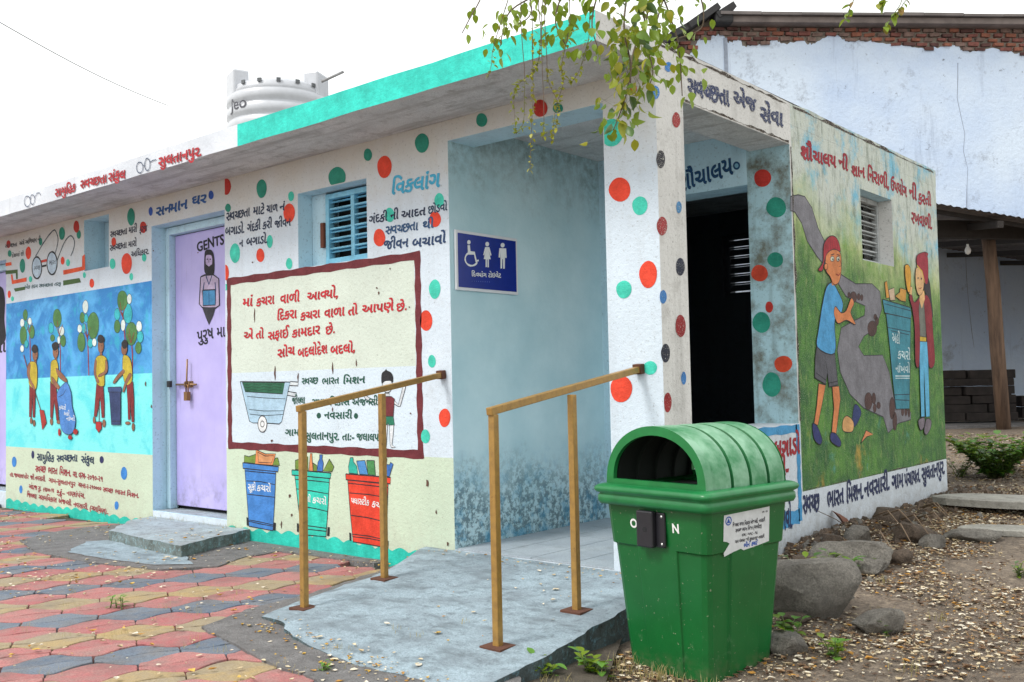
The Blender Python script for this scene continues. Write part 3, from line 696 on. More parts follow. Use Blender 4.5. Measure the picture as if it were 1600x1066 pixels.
for x0, y0, x1, y1, h, s, c, b in [(355,180,520,195,58,'સામુહિક',(16,48,80),.018),(545,192,745,192,56,'સ્વચ્છતા',(16,48,80),.018),(780,200,905,212,58,'સંકુલ',(16,48,80),.018),
  (340,290,440,300,52,'સ્વચ્છ',RB,.014),(462,305,552,315,52,'ભારત',RB,.014),(570,320,685,335,52,'મિશન.',RB,.014),(700,340,745,345,46,'ગ્રા.',RB,.014),(755,350,830,362,50,'વર્ષ-',RB,.014),(838,365,990,385,44,'૨૦૧૦-૨૧',RB,.014),
  (95,335,275,360,34,'તા.જલાલપોર',RB,.012),(290,362,440,385,36,'જી.નવસારી.',RB,.012),(468,390,725,430,36,'ગામ-સુલતાનપુર',RB,.012),(750,435,975,475,36,'ગ્રાન્ટ-૨-૨૧૦૦૦૦',RB,.012),(990,480,1085,498,38,'સ્વચ્છ',RB,.012),(1105,500,1205,518,38,'ભારત',RB,.012),(1218,522,1338,545,38,'મિશન.',RB,.012),
  (278,450,398,475,38,'અંદાજ રૂા.',RB,.012),(415,478,520,492,34,'૯૫૪૦૦-૧૫',RB,.012),(540,500,625,520,36,'મું-',RB,.012),(640,515,820,548,38,'નાણાંપંચ.',RB,.012),
  (258,530,352,552,38,'જિલ્લા',RB,.012),(372,555,545,585,38,'ગ્રામવિકાસ',RB,.012),(562,590,690,615,38,'એજન્સી.',RB,.012),(705,622,848,655,38,'નવસારી.',RB,.012),(862,660,1045,700,40,'(ગ્રામિણ)..',RB,.012)]:
    T(FR, x0, y0, x1, y1, h*1.12, s, c, b+.004, fr=L7)

# side wall painting
K2 = (1220, 340, 2.317)
def smural():
    GY = (122, 121, 128); SKN = (214, 130, 74)
    p = Paint(SD, K2)
    p.poly([(34,-76),(62,-82),(86,-76),(112,-35),(135,40),(165,100),(185,160),(215,205),(270,240),(330,240),(358,268),(365,330),(345,400),(300,430),(280,468),(300,500),(368,498),(392,560),(408,650),(440,690),(470,705),(470,732),(425,745),(388,780),(370,722),(300,690),(250,640),(215,560),(204,480),(218,400),(262,375),(302,355),(305,320),(270,305),(235,285),(205,235),(170,190),(130,140),(95,85),(75,20),(50,-20),(34,-25)], GY, out=(54,54,58), ow=.007)
    p.build('painted_path')
    p = Paint(SD, K2, 8); fb = (76, 48, 44)
    p = None
    for grp in (((262,288,12,20),(281,287,6,12),(292,290,5,11),(246,280,5,9)),((330,402,17,28),(347,376,7,15),(341,360,6,10)),((316,665,14,32),(336,655,7,20),(339,690,6,15),(353,680,7,12)),((402,690,10,40),(412,738,8,32)),((440,702,5,16),(452,700,5,18),(463,706,4,16))):
        for q in grp: p = Paint(SD, K2, 10); p.ell(*q, fb, (40,26,24), .004); p.build('painted_footprint')
    p = Paint(SD, K2, 45)
    for q in ([(135,600),(160,607),(150,660),(132,752),(118,746),(128,680)],[(184,612),(208,610),(213,660),(198,782),(182,777),(190,690)]): p.poly(q, SKN, out=INK, ow=.006)
    p.poly([(112,750),(122,748),(134,765),(147,805),(138,822),(118,800)], (38,48,110), sm=True, out=INK); p.poly([(178,782),(192,780),(204,792),(216,815),(208,830),(180,810)], (38,48,110), sm=True, out=INK)
    p.poly([(128,462),(192,490),(205,605),(172,614),(166,560),(160,604),(120,580),(122,510)], (84,84,92), out=INK, ow=.008)
    p.line([(160,520),(166,560)], .006, INK); p.line([(124,562),(162,590)], .005, INK); p.line([(170,600),(204,592)], .005, INK)
    p.poly([(163,252),(185,238),(208,275),(222,312),(216,345),(202,335),(192,385),(192,492),(130,470),(135,400),(147,320)], (72,158,212), sm=True, out=INK, ow=.008)
    p.poly([(195,322),(215,345),(235,335),(252,292),(262,312),(250,345),(268,388),(235,372),(205,384),(190,350)], SKN, sm=True, out=INK, ow=.006)
    p.poly([(180,205),(205,225),(202,245),(182,246)], SKN)
    p.poly([(162,132),(190,113),(213,130),(216,190),(207,235),(188,242),(176,215),(160,190)], SKN, sm=True, out=INK, ow=.006)
    p.poly([(133,188),(150,160),(153,98),(175,68),(200,76),(213,122),(190,115),(165,130),(152,170),(150,188),(142,196)], (170,30,46), sm=True, out=INK, ow=.006)
    for k in range(6): p.line([(160+k*8,85),(158+k*9,118)], .004, (110,16,30))
    p.ell(183,150,7,9,(206,210,190),INK,.004); p.ell(204,150,6,9,(206,210,190),INK,.004); p.ell(185,152,2.4,4,INK); p.ell(205,152,2.4,4,INK)
    p.line([(178,136),(190,132)], .005, INK); p.line([(200,134),(210,138)], .005, INK); p.line([(212,155),(216,175),(208,178)], .004, INK); p.line([(196,205),(206,210),(213,200)], .006, (150,30,30)); p.ell(160,178,6,12,SKN,INK,.004)
    p.build('painted_boy', label='painted boy with red cap, blue shirt and grey shorts')
    p = Paint(SD, K2, 45); tl = (50, 132, 150)
    for q, c in (([(374,235),(382,230),(391,290),(380,292)],(214,150,60)),([(388,262),(408,254),(412,300),(394,300)],(206,180,150)),([(430,255),(452,262),(450,305),(426,300)],(206,150,60)),([(410,285),(428,270),(432,300)],(190,150,60))): p.poly(q, c, out=INK, ow=.005)
    p.poly([(378,340),(468,356),(463,692),(415,694),(404,600),(392,470)], tl, out=INK, ow=.007); p.poly([(366,296),(466,326),(471,350),(468,366),(374,346)], tl, out=INK, ow=.007)
    for a in ([(372,312),(468,338)],[(384,398),(466,414)],[(396,410),(462,425)],[(410,642),(464,640)],[(412,660),(464,662)]): p.line(a, .006, (20,60,80))
    text(p, 400,452,428,458,34,'અહીં',(200,222,226),.014); text(p, 420,510,466,516,30,'કચરો',(200,222,226),.014); text(p, 412,560,464,562,26,'નાંખવો',(200,222,226),.014)
    p.line([(412,574),(464,574)], .008, (200,222,226)); p.line([(412,582),(464,582)], .006, (200,222,226)); p.build('painted_bin')
    p = Paint(SD, K2, 85)
    p.poly([(517,195),(535,230),(542,290),(548,350),(543,360),(532,300),(512,250)], (40,34,40), sm=True)
    p.poly([(486,195),(492,200),(500,280),(492,282),(486,250)], (40,34,40))
    p.poly([(497,290),(518,290),(522,440),(498,436)], (110,114,104)); p.poly([(498,430),(523,434),(523,452),(497,448)], (214,180,50), out=INK, ow=.004)
    p.poly([(497,448),(528,450),(532,580),(536,720),(522,722),(514,520),(517,722),(505,722),(500,580)], (92,180,220), out=INK, ow=.006)
    p.poly([(503,285),(496,330),(500,420),(497,535),(484,524),(481,400),(472,330),(462,290),(470,276),(480,308)], (138,22,40), sm=True, out=INK, ow=.006)
    p.poly([(515,290),(530,286),(542,330),(548,420),(554,525),(534,540),(526,450),(520,380)], (138,22,40), sm=True, out=INK, ow=.006)
    p.poly([(500,270),(515,265),(518,295),(507,330),(498,300)], (224,178,120)); p.poly([(487,182),(505,192),(514,230),(510,268),(498,282),(488,262),(484,225)], (226,180,124), sm=True, out=INK, ow=.005)
    p.poly([(490,172),(489,140),(506,128),(525,130),(530,180),(528,236),(518,238),(508,196)], (160,30,52), sm=True, out=INK, ow=.005); p.line([(489,174),(508,196),(518,238)], .012, (214,180,60)); p.ell(524,134,5,7,(160,30,52),INK,.004)
    p.ell(493,220,2.2,4,INK); p.ell(505,222,2.2,4,INK); p.line([(494,255),(500,258),(506,254)], .005, (150,30,40)); p.poly([(462,248),(472,252),(470,282),(460,276)], (224,178,120), out=INK, ow=.004)
    p.poly([(445,180),(453,170),(463,180),(467,215),(463,268),(455,266),(448,228)], (222,160,40), sm=True, out=INK, ow=.006)
    p.line([(502,722),(520,722)], .006, INK); p.poly([(494,735),(506,726),(517,728),(514,758),(504,770),(497,758)], (120,110,120), sm=True, out=INK); p.poly([(518,750),(524,728),(540,735),(538,762),(524,786),(515,776)], (120,110,120), sm=True, out=INK)
    p.build('painted_girl', label='painted girl in maroon coat, blue jeans and red hat')
    p = Paint(SD, K2); p.poly([(268,676),(291,706),(268,756),(258,732)], (34,54,110), sm=True, out=INK); p.poly([(225,732),(240,718),(262,740),(258,775),(225,772)], (216,164,104), sm=True, out=INK); p.poly([(288,818),(308,770),(334,785),(310,794)], (220,140,90), out=INK); p.build('painted_litter')
smural()
for x0, y0, x1, y1, h, s, c, b in [(106,338,168,350,56,'શૌ',(160,24,44),.03),(170,352,295,385,50,'ચાલય',(160,24,44),.024),(308,380,358,402,50,'ની',(160,24,44),.022),(378,425,450,440,46,'શાન',(160,24,44),.02),(462,450,580,500,50,'નિરાળી,',(160,24,44),.02),(588,500,675,545,46,'ઉપયોગ',(160,24,44),.018),(688,545,728,560,50,'ની',(160,24,44),.018),(738,580,806,590,44,'કરતી',(160,24,44),.018),(700,680,812,715,48,'રખવાળી.',(160,24,44),.018)]:
    T(SD, x0, y0, x1, y1, h*1.22, s, c, b+.006, fr=(1220, 150, 3.437))
spb = (38, 52, 96, .30, .75, 1.0)
for a in [(452,272,655,330,78,'સ્વચ્છતા'),(676,320,785,358,62,'એજ'),(806,398,918,432,66,'સેવા')]: T(SD, *a, spb, .034, fr=(930, 60, 3.135))
for x0, y0, x1, y1, h, s in [(1214,830,1238,824,26,'બનવો.'),(1254,803,1280,797,24,'સ્વચ્છ'),(1292,794,1318,786,22,'ભારત'),(1322,786,1349,778,21,'મિશન.'),(1350,778,1390,764,20,'નવસારી.'),(1393,765,1411,760,19,'ગામ'),(1413,760,1438,752,18,'પંચાયત.'),(1440,752,1476,740,18,'સુલતાનપુર.')]:
    T(SD, x0, y0, x1, y1, h*1.15, s, (26, 40, 84), .026)
def lowpanel():
    p = Paint(SD); bl = (66, 152, 204)
    for a, b, wd in (((.04, .775), (1.50, .775), .05), ((1.51, .80), (1.51, .22), .05), ((.04, .25), (1.50, .25), .09)):
        pts = [SD.w(a[0]+(b[0]-a[0])*k/20, a[1]+(b[1]-a[1])*k/20, 1) for k in range(21)]; p.wline(pts, wd, bl)
    p.build('painted_border')
lowpanel()
for a in [(1164,706,1182,703,24,'ન'),(1208,716,1249,708,26,'બગાડો'),(1190,745,1205,743,22,'ઓ'),(1212,745,1232,742,24,'થી-')]: T(SD, *a, (158, 22, 36), .03)
T(JB, 1062,300,1146,272,24, 'શૌચાલય', (16, 74, 120), .02)
p_ = Paint(JB); p_.ell(1151,259,5.6,6.5,(16,74,120),wob=0); p_.ell(1151,259,3,3.6,(138,192,218),wob=0); p_.build('lettering')

def grime():
    p = Paint(SD, lay=12); m = (58, 46, 36, .35, .9, 1.0)
    for y0, z0, y1, z1, wd in ((1.545, .82, 1.545, 2.50, .018), (.28, 2.522, 1.52, 2.522, .012), (.05, .795, 1.5, .797, .010), (.02, 2.755, 1.5, 2.755, .016), (1.6, 2.755, 4.3, 2.755, .020), (1.56, .395, 4.3, .395, .006)):
        n = 50; pts = [SD.w(y0+(y1-y0)*k/n+(R.uniform(-.003, .003) if z1 != z0 else 0), z0+(z1-z0)*k/n+(R.uniform(-.003, .003) if z1 == z0 else 0), 12) for k in range(n+1)]
        i = p.mat(m); n0 = len(p.v)
        for k, q in enumerate(pts):
            w_ = wd*max(.12, .5+1.2*noise.noise(Vector((k*.31, z0*5, y0)))); dd = Vector((0, 1, 0)) if z1 != z0 else Vector((0, 0, 1)); p.v += [q-dd*w_*.2, q+dd*w_]
        for k in range(n): a = n0+2*k; p.f.append((a, a+1, a+3, a+2)); p.mi.append(i)
    p.build('grime_edge')
    p = Paint(FR, lay=20)
    for x, y, rx, ry in ((430,583,1.2,9),(466,590,1,6),(398,493,.8,9),(520,575,1,8),(557,567,.8,6),(425,689,1.6,2),(456,805,1.3,2.5),(440,820,.9,5),(668,755,1.8,7),(682,800,1,3),(589,450,1.2,1.5),(592,458,1,3),(642,646,1,1.5),(453,775,1.6,3),(395,410,1,1),(237,635,1,3),(240,392,1,1.3),(310,395,1,1),(640,480,1,1),(520,640,.8,3),(700,850,1.3,4),(228,600,1,3),(610,420,.9,1.1)): p.ell(x, y, rx, ry, (92, 58, 46), wob=.3)
    p.build('chipped_spots', kind='stuff')
grime()
# windows, doors
METB = simple('blue_window_paint', lin(128, 196, 224), .5, 0, .3, .25)
DARK = simple('dark_void', (.012, .013, .015), .9)  # near-black colour standing for the darkness of hollows
def louvre(name, a, b, axis, depth, nx, nz, mat, back=True):
    "fixed louvre frame with open slats; a,b = lower/upper corner in (u,z), depth = plane position"
    def W(u, d, z): return (u, d, z) if axis == 1 else (-d, u, z)
    u0, z0 = a; u1, z1 = b; fr = MB(); t = .035
    def bx(u, v, zz, zw, d0, d1):
        p, q = W(u, d0, zz), W(v, d1, zw); fr.box(tuple(min(i, j) for i, j in zip(p, q)), tuple(max(i, j) for i, j in zip(p, q)))
    bx(u0, u0+t, z0, z1, depth-.02, depth+.03); bx(u1-t, u1, z0, z1, depth-.02, depth+.03); bx(u0+t, u1-t, z0, z0+t, depth-.02, depth+.03); bx(u0+t, u1-t, z1-t, z1, depth-.02, depth+.03)
    cw = (u1-u0-2*t)/nx
    for i in range(1, nx): c = u0+t+cw*i; bx(c-.018, c+.018, z0+t, z1-t, depth-.015, depth+.025)
    ch = (z1-z0-2*t)/nz
    for k in range(1, nz): bx(u0+t, u1-t, z0+t+ch*k-.006, z0+t+ch*k+.006, depth-.012, depth+.02)
    win = fr.build('window', mat, BLD, bevel=.003)
    for i in range(nx):
        for k in range(nz):
            ua = u0+t+cw*i+(.018 if i else 0); ub = u0+t+cw*(i+1)-(.018 if i < nx-1 else 0); zc = z0+t+ch*(k+.5)
            m = MB(); zt_ = zc+ch*.5-.008; zb_ = zc+ch*.08 if back else zc-ch*.32
            P0 = [W(ua, depth-.008, zb_), W(ub, depth-.008, zb_), W(ub, depth+.022, zt_), W(ua, depth+.022, zt_)]
            off = Vector(W(0, .012, 0)); vs = [Vector(q) for q in P0]+[Vector(q)+off for q in P0]
            m.add(vs, [(3,2,1,0),(4,5,6,7),(0,1,5,4),(1,2,6,5),(2,3,7,6),(3,0,4,7)])
            m.build('slat', mat, win)
    if not back: return win
    m = MB(); p, q = W(u0, depth+.10, z0-.01), W(u1, depth+.11, z1+.01); m.box(tuple(min(i, j) for i, j in zip(p, q)), tuple(max(i, j) for i, j in zip(p, q))); m.build('dark_backing', DARK, win)  # black sheet paints in the dark space behind the slats
    return win
wn = louvre('w', (-2.70, 1.915), (-2.153, 2.39), 1, .13, 2, 6, METB)
mb = MB(); mb.box((-2.853, .12, 1.897), (-2.702, .2, 2.403)); mb.build('filler', LBLUE, wn)
mb = MB(); mb.box((-2.74, .095, 2.03), (-2.705, .118, 2.2)); mb.build('hinge_block', simple('rust_brown', lin(110, 60, 40), .8), wn, bevel=.003)
CON = concrete('louvre_concrete', lin(196, 200, 200), lin(170, 174, 174), lin(110, 112, 110), 6)
louvre('w', (2.667, 1.90), (3.29, 2.393), 0, .12, 1, 6, CON)
louvre('w', (-1.86, 1.85), (-1.52, 2.42), 1, 4.2, 1, 6, INT, False)
mb = MB(); mb.box((-5.893, .19, 2.152), (-5.457, .2, 2.598)); mb.build('vent_back', LBLUE, BLD)
m = MB(); m.box((-2.6, 1.76, .10), (-.27, 4.12, .12)); m.build('room_floor', INT, BLD)
# gents door
def doorway(x0, x1, word):
    f = MB(); t = .055
    f.box((x0+.002, .12, .132), (x0+t, .19, 2.405)); f.box((x1-t, .12, .132), (x1-.002, .19, 2.405)); f.box((x0+t, .12, 2.345), (x1-t, .19, 2.405))
    f.build('door_frame', LBLUE, BLD, bevel=.006)
    n = NB('lilac_door'); v = n.mix(n.ramp(n.noise(3, 5, .6), .36, .7), lin(188, 180, 232), lin(172, 164, 222)); v = n.mix(n.ramp(n.noise(1, 5, .7, n.map((30, 30, 1.4))), .6, .72, 0, .35), v, lin(120, 108, 150))
    v = n.mix(n.mul(n.ramp(n.axis(2), .5, .15), n.ramp(n.noise(9, 6, .7), .45, .7)), v, lin(130, 126, 150)); n.col(v); n.rough(.45); n.l(n.bump(n.noise(60, 3, .5), .15, .003), n.b.inputs['Normal'])
    d = MB(); d.box((x0+t+.004, .175, .16), (x1-t-.004, .21, 2.34)); door = d.build('door', n.m, BLD, bevel=.004)
    s = MB(); s.box((x0+.003, .02, .10), (x1-.003, .23, .1305)); s.build('threshold', STEPC, BLD)
    b = MB(); b.box((x0, .228, .13), (x1, .25, 2.42)); b.build('dark_backing', DARK, BLD)  # black sheet paints in the dark space behind the door
    return door
DOOR = doorway(-4.76, XC, 'g'); D2 = doorway(-8.56, -7.5, 'l')
DS = Surf((0, .175, 0), (0, -1, 0), DOOR)
KD = (260, 340, 3.555)
p = Paint(DS, KD); text(p, 170,192,322,146,48, 'GENTS', (20, 22, 32), .03, 0); p.build('lettering')
def gent():
    p = Paint(DS, KD, 20)
    p.poly([(192,330),(215,320),(262,318),(292,340),(296,488),(272,505),(200,500),(184,480)], (192,176,206), out=INK, ow=.012)
    p.poly([(200,500),(275,498),(262,545),(238,598),(222,560)], (44,44,56), sm=False)
    p.line([(222,325),(238,372),(255,322)], .014, (30,60,110)); p.line([(212,360),(206,400),(206,480)], .012, (30,60,110)); p.line([(272,360),(275,400),(274,480)], .012, (30,60,110))
    p.poly([(203,404),(272,401),(274,486),(206,490)], (66,140,190), out=INK, ow=.01); p.line([(238,403),(239,488)], .006, (30,70,120))
    p.poly([(214,200),(225,180),(250,180),(264,205),(268,250),(266,310),(250,318),(226,318),(212,290)], (22,22,30), sm=True)
    p.poly([(222,215),(238,208),(254,216),(255,262),(238,278),(222,262)], (184,166,206), sm=True); p.poly([(222,262),(238,272),(254,262),(252,300),(238,312),(224,300)], (22,22,30), sm=True)
    p.line([(226,232),(234,232)], .008, INK); p.line([(242,232),(250,232)], .008, INK); p.line([(238,235),(238,252)], .005, INK)
    p.build('painted_man')
gent()
p = Paint(DS, KD); text(p, 172,690,262,668,58, 'પુરુષ', (20, 24, 40), .022, .05); text(p, 280,668,352,655,54, 'માટે', (20, 24, 40), .022, .05); p.build('lettering')
D2S = Surf((0, .175, 0), (0, -1, 0), D2)
p = Paint(D2S); text(p, -40,556,9,550,14, 'મહિલા', (20, 24, 40), .022, .05); p.poly([(-8,452),(4,450),(8,470),(7,500),(9,530),(-4,540),(-10,500)], (24,24,34), sm=True); p.build('lettering')
def bolt():
    br = simple('brass_worn', lin(150, 120, 90), .45, .6); x, y, z = -4.505, .175, 1.13
    m = MB(); m.tube([(x-.16, y-.018, z), (x+.13, y-.018, z-.004)], .008, 8); m.box((x-.05, y-.012, z-.025), (x+.06, y, z+.025)); m.box((x-.03, y-.03, z-.018), (x-.015, y, z+.018)); m.box((x+.03, y-.03, z-.018), (x+.045, y, z+.018))
    m.tube([(x+.015, y-.03, z), (x+.02, y-.035, z+.04), (x+.022, y-.03, z+.2)], .007, 6)
    b = m.build('bolt', br, DOOR)
    m = MB(); m.box((x+.0, y-.05, z-.13), (x+.045, y-.018, z-.06)); m.tube([(x+.008, y-.034, z-.06), (x+.008, y-.034, z-.015), (x+.022, y-.034, z-.002), (x+.037, y-.034, z-.015), (x+.037, y-.034, z-.06)], .006, 6)
    m.build('padlock', simple('padlock_brass', lin(150, 112, 70), .4, .7), b)
    m = MB(); m.box((x-.21, .10, z-.02), (x-.165, .122, z+.03)); m.build('strike_plate', simple('dark_steel', (.05, .05, .05), .5, .5), DOOR)
bolt()
# pitted holes in the plaster, nails
# passage beam seen below the ceiling and floor tiles
tl = NB('grout')
for i in range(4):
    for j in range(4):
        x0 = PX0+.003+i*.277; y0 = .012+j*.378
        m = MB(); m.box((x0+.003, y0+.003, .129), (x0+.274, y0+.374, .1345)); 
        o = m.build('floor_tile', TILE, WALL)

# ------------------------------------------------------------------ sign on the passage wall
SGN = empty('toilet_sign', (PX0, .31, 1.82), label='blue and white toilet sign with wheelchair, woman and man symbols inside the entrance', cat='sign')
def sign():
    y0, y1, z0, z1 = .035, .600, 1.638, 1.995
    inv = Vector(SGN.location)
    def L(v): return Vector(v)-inv
    m = MB(); m.box(L((PX0+.002, y0, z0)), L((PX0+.016, y1, z1))); m.build('board', simple('sign_white', (.72, .74, .78), .3, 0, 0, .05), SGN, bevel=.003)
    m = MB(); m.box(L((PX0+.016, y0+.018, z0+.018)), L((PX0+.018, y1-.018, z1-.018))); m.build('panel', simple('sign_blue', lin(20, 44, 140), .25, 0, 0, .1), SGN)
    S = Surf((PX0+.0185, 0, 0), (1, 0, 0)); wh = simple('sign_print', (.78, .8, .82), .35, 0, 0, .03)
    off = lambda p: [q-inv for q in p.v]
    def fin(p, nm): p.v = off(p); p.build(nm, SGN)
    F6 = (680, 150, 2.37)
    p = Paint(S, F6); p.ell(124,542,6.5,8,wh,wob=0)
    p.poly([(119,553),(128,553),(130,575),(146,577),(147,583),(153,608),(160,606),(161,612),(149,616),(143,588),(121,588)], wh)
    p.line([(134+24*math.cos(a), 604+25*math.sin(a)) for a in [math.radians(-115-i*18) for i in range(13)]], .011, wh); fin(p, 'wheelchair_symbol')
    p = Paint(S, F6); p.ell(192,549,7,8.5,wh,wob=0); p.poly([(184,560),(200,560),(208,590),(203,592),(198,575),(205,605),(198,605),(198,635),(193,635),(193,606),(191,606),(191,634),(186,634),(186,605),(179,604),(186,574),(181,591),(177,589)], wh); fin(p, 'woman_symbol')
    p = Paint(S, F6); p.ell(249,553,7.5,8.5,wh,wob=0); p.poly([(237,564),(262,565),(264,600),(258,600),(258,575),(257,640),(251,640),(250,605),(248,605),(247,639),(241,639),(241,575),(240,599),(234,598)], wh); fin(p, 'man_symbol')
    p = Paint(S, F6); text(p, 134,668,190,671,15,'દિવ્યાંગ',wh,.022,0); text(p, 196,671,243,673,15,'ટોઇલેટ',wh,.022,0); fin(p, 'lettering')
    p = Paint(S, F6); bd = simple('braille_dots', lin(70, 96, 180), .3)
    for k in range(9): p.ell(136+k*8, 686+k*.4, 1.6, 1.8, bd, wob=0)
    fin(p, 'braille')
sign()

# ------------------------------------------------------------------ ramp, steps, cement aprons
def ramp_z(x, y):
    t = max(0, min(1, (y+1.66)/1.55)); xl = -1.80+.30*min(1, -y/1.2); g = max(0, min(1, (x-xl)/(.30-.18*max(0, 1+y*2)))); g = g*g*(3-2*g); return .006+.120*t*(.12+.88*g)+.006*noise.noise(Vector((x*2.2, y*2.2, 4)))+.003*noise.noise(Vector((x*9, y*9, 4)))
RAMP_OUT = [(-1.82, -.003), (-1.68, -.40), (-1.56, -.85), (-1.47, -1.20), (-1.37, -1.36), (-1.12, -1.42), (-.95, -1.52), (-.72, -1.56), (-.42, -1.62), (-.16, -1.61), (.10, -1.64), (.19, -1.50), (.16, -1.0), (.11, -.6), (.06, -.25), (.05, -.003)]
def inside(x, y, P):
    c = False; n = len(P)
    for i in range(n):
        (x0, y0), (x1, y1) = P[i], P[(i+1) % n]
        if (y0 > y) != (y1 > y) and x < (x1-x0)*(y-y0)/(y1-y0)+x0: c = not c
    return c
def blanket(name, out, zf, mat, side, bottom, parent=None, step=.05, **k):
    "solid with a free outline: grid top following zf, vertical ragged sides"
    pts = []; n = len(out)
    for i in range(n):
        a, b = Vector(out[i]), Vector(out[(i+1) % n]); q = max(1, int((b-a).length/step))
        for j in range(q):
            v = a+(b-a)*(j/q); e = (noise.noise(Vector((v.x*7, v.y*7, 1)))*.022+noise.noise(Vector((v.x*19, v.y*19, 1)))*.014) if abs(v.y) > .01 and abs(v.y+.005) > .02 else 0; pts.append(Vector((v.x+e, v.y+e*.7)))
    bm = bmesh.new(); c = sum(pts, Vector((0, 0)))/len(pts)
    top = [bm.verts.new((p.x, p.y, zf(p.x, p.y))) for p in pts]
    from mathutils.geometry import delaunay_2d_cdt
    inner = []; xs = [p.x for p in pts]; ys = [p.y for p in pts]; x = min(xs)+step/2
    while x < max(xs):
        y = min(ys)+step/2
        while y < max(ys):
            if inside(x, y, [(p.x, p.y) for p in pts]): inner.append(Vector((x+R.uniform(-.01, .01), y+R.uniform(-.01, .01))))
            y += step
        x += step
    N = len(pts); V, E, F, *_ = delaunay_2d_cdt(pts+inner, [(i, (i+1) % N) for i in range(N)], [], 1, 1e-5)
    bm.free(); vs = [(v.x, v.y, zf(v.x, v.y)) for v in V]; fs = [tuple(f) for f in F]; mi = [0]*len(fs); n0 = len(vs)
    for p in pts: vs.append((p.x+R.uniform(-.006, .006), p.y+R.uniform(-.006, .006), bottom))
    bi = len(vs)
    for p in pts: vs.append((p.x, p.y, zf(p.x, p.y)))
    for i in range(N): j = (i+1) % N; fs.append((bi+i, bi+j, n0+j, n0+i)); mi.append(1)
    me = mesh(name, vs, fs, [mat, side], mi); me.polygons.foreach_set('use_smooth', [i < len(F) for i in range(len(me.polygons))])
    bmm = bmesh.new(); bmm.from_mesh(me); bmesh.ops.recalc_face_normals(bmm, faces=bmm.faces[:]); bmm.to_mesh(me); bmm.free()
    return link(name, me, parent, **k)
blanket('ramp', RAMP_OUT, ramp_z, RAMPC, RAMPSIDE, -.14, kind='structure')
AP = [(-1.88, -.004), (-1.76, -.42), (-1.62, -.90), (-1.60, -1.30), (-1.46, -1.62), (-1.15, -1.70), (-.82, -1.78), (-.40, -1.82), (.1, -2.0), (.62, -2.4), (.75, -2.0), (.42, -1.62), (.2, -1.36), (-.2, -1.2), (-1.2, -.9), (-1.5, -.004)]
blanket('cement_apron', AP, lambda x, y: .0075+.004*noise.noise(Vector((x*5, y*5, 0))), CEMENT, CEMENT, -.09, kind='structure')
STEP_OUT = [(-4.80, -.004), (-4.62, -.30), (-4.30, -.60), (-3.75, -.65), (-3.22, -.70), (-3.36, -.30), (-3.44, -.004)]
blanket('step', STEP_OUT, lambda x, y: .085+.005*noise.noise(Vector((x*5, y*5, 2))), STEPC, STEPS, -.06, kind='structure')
LOW = [(-4.20, -.90), (-4.05, -1.02), (-3.6, -1.0), (-3.1, -.93), (-2.92, -.78), (-3.2, -.66), (-4.3, -.55), (-4.4, -.72)]
blanket('low_step', LOW, lambda x, y: .014+.004*noise.noise(Vector((x*5, y*5, 2))), RAMPC, CEMENT, -.06, kind='structure')
AP2 = [(-5.1, -.004), (-5.2, -.5), (-4.95, -.95), (-4.3, -1.12), (-3.6, -1.10), (-2.95, -.98), (-2.75, -.72), (-2.9, -.4), (-2.9, -.16), (-2.4, -.12), (-2.0, -.10), (-2.0, -.004)]
blanket('cement_patch', AP2, lambda x, y: .007+.004*noise.noise(Vector((x*5, y*5, 7))), CEMENT, CEMENT, -.06, kind='structure')

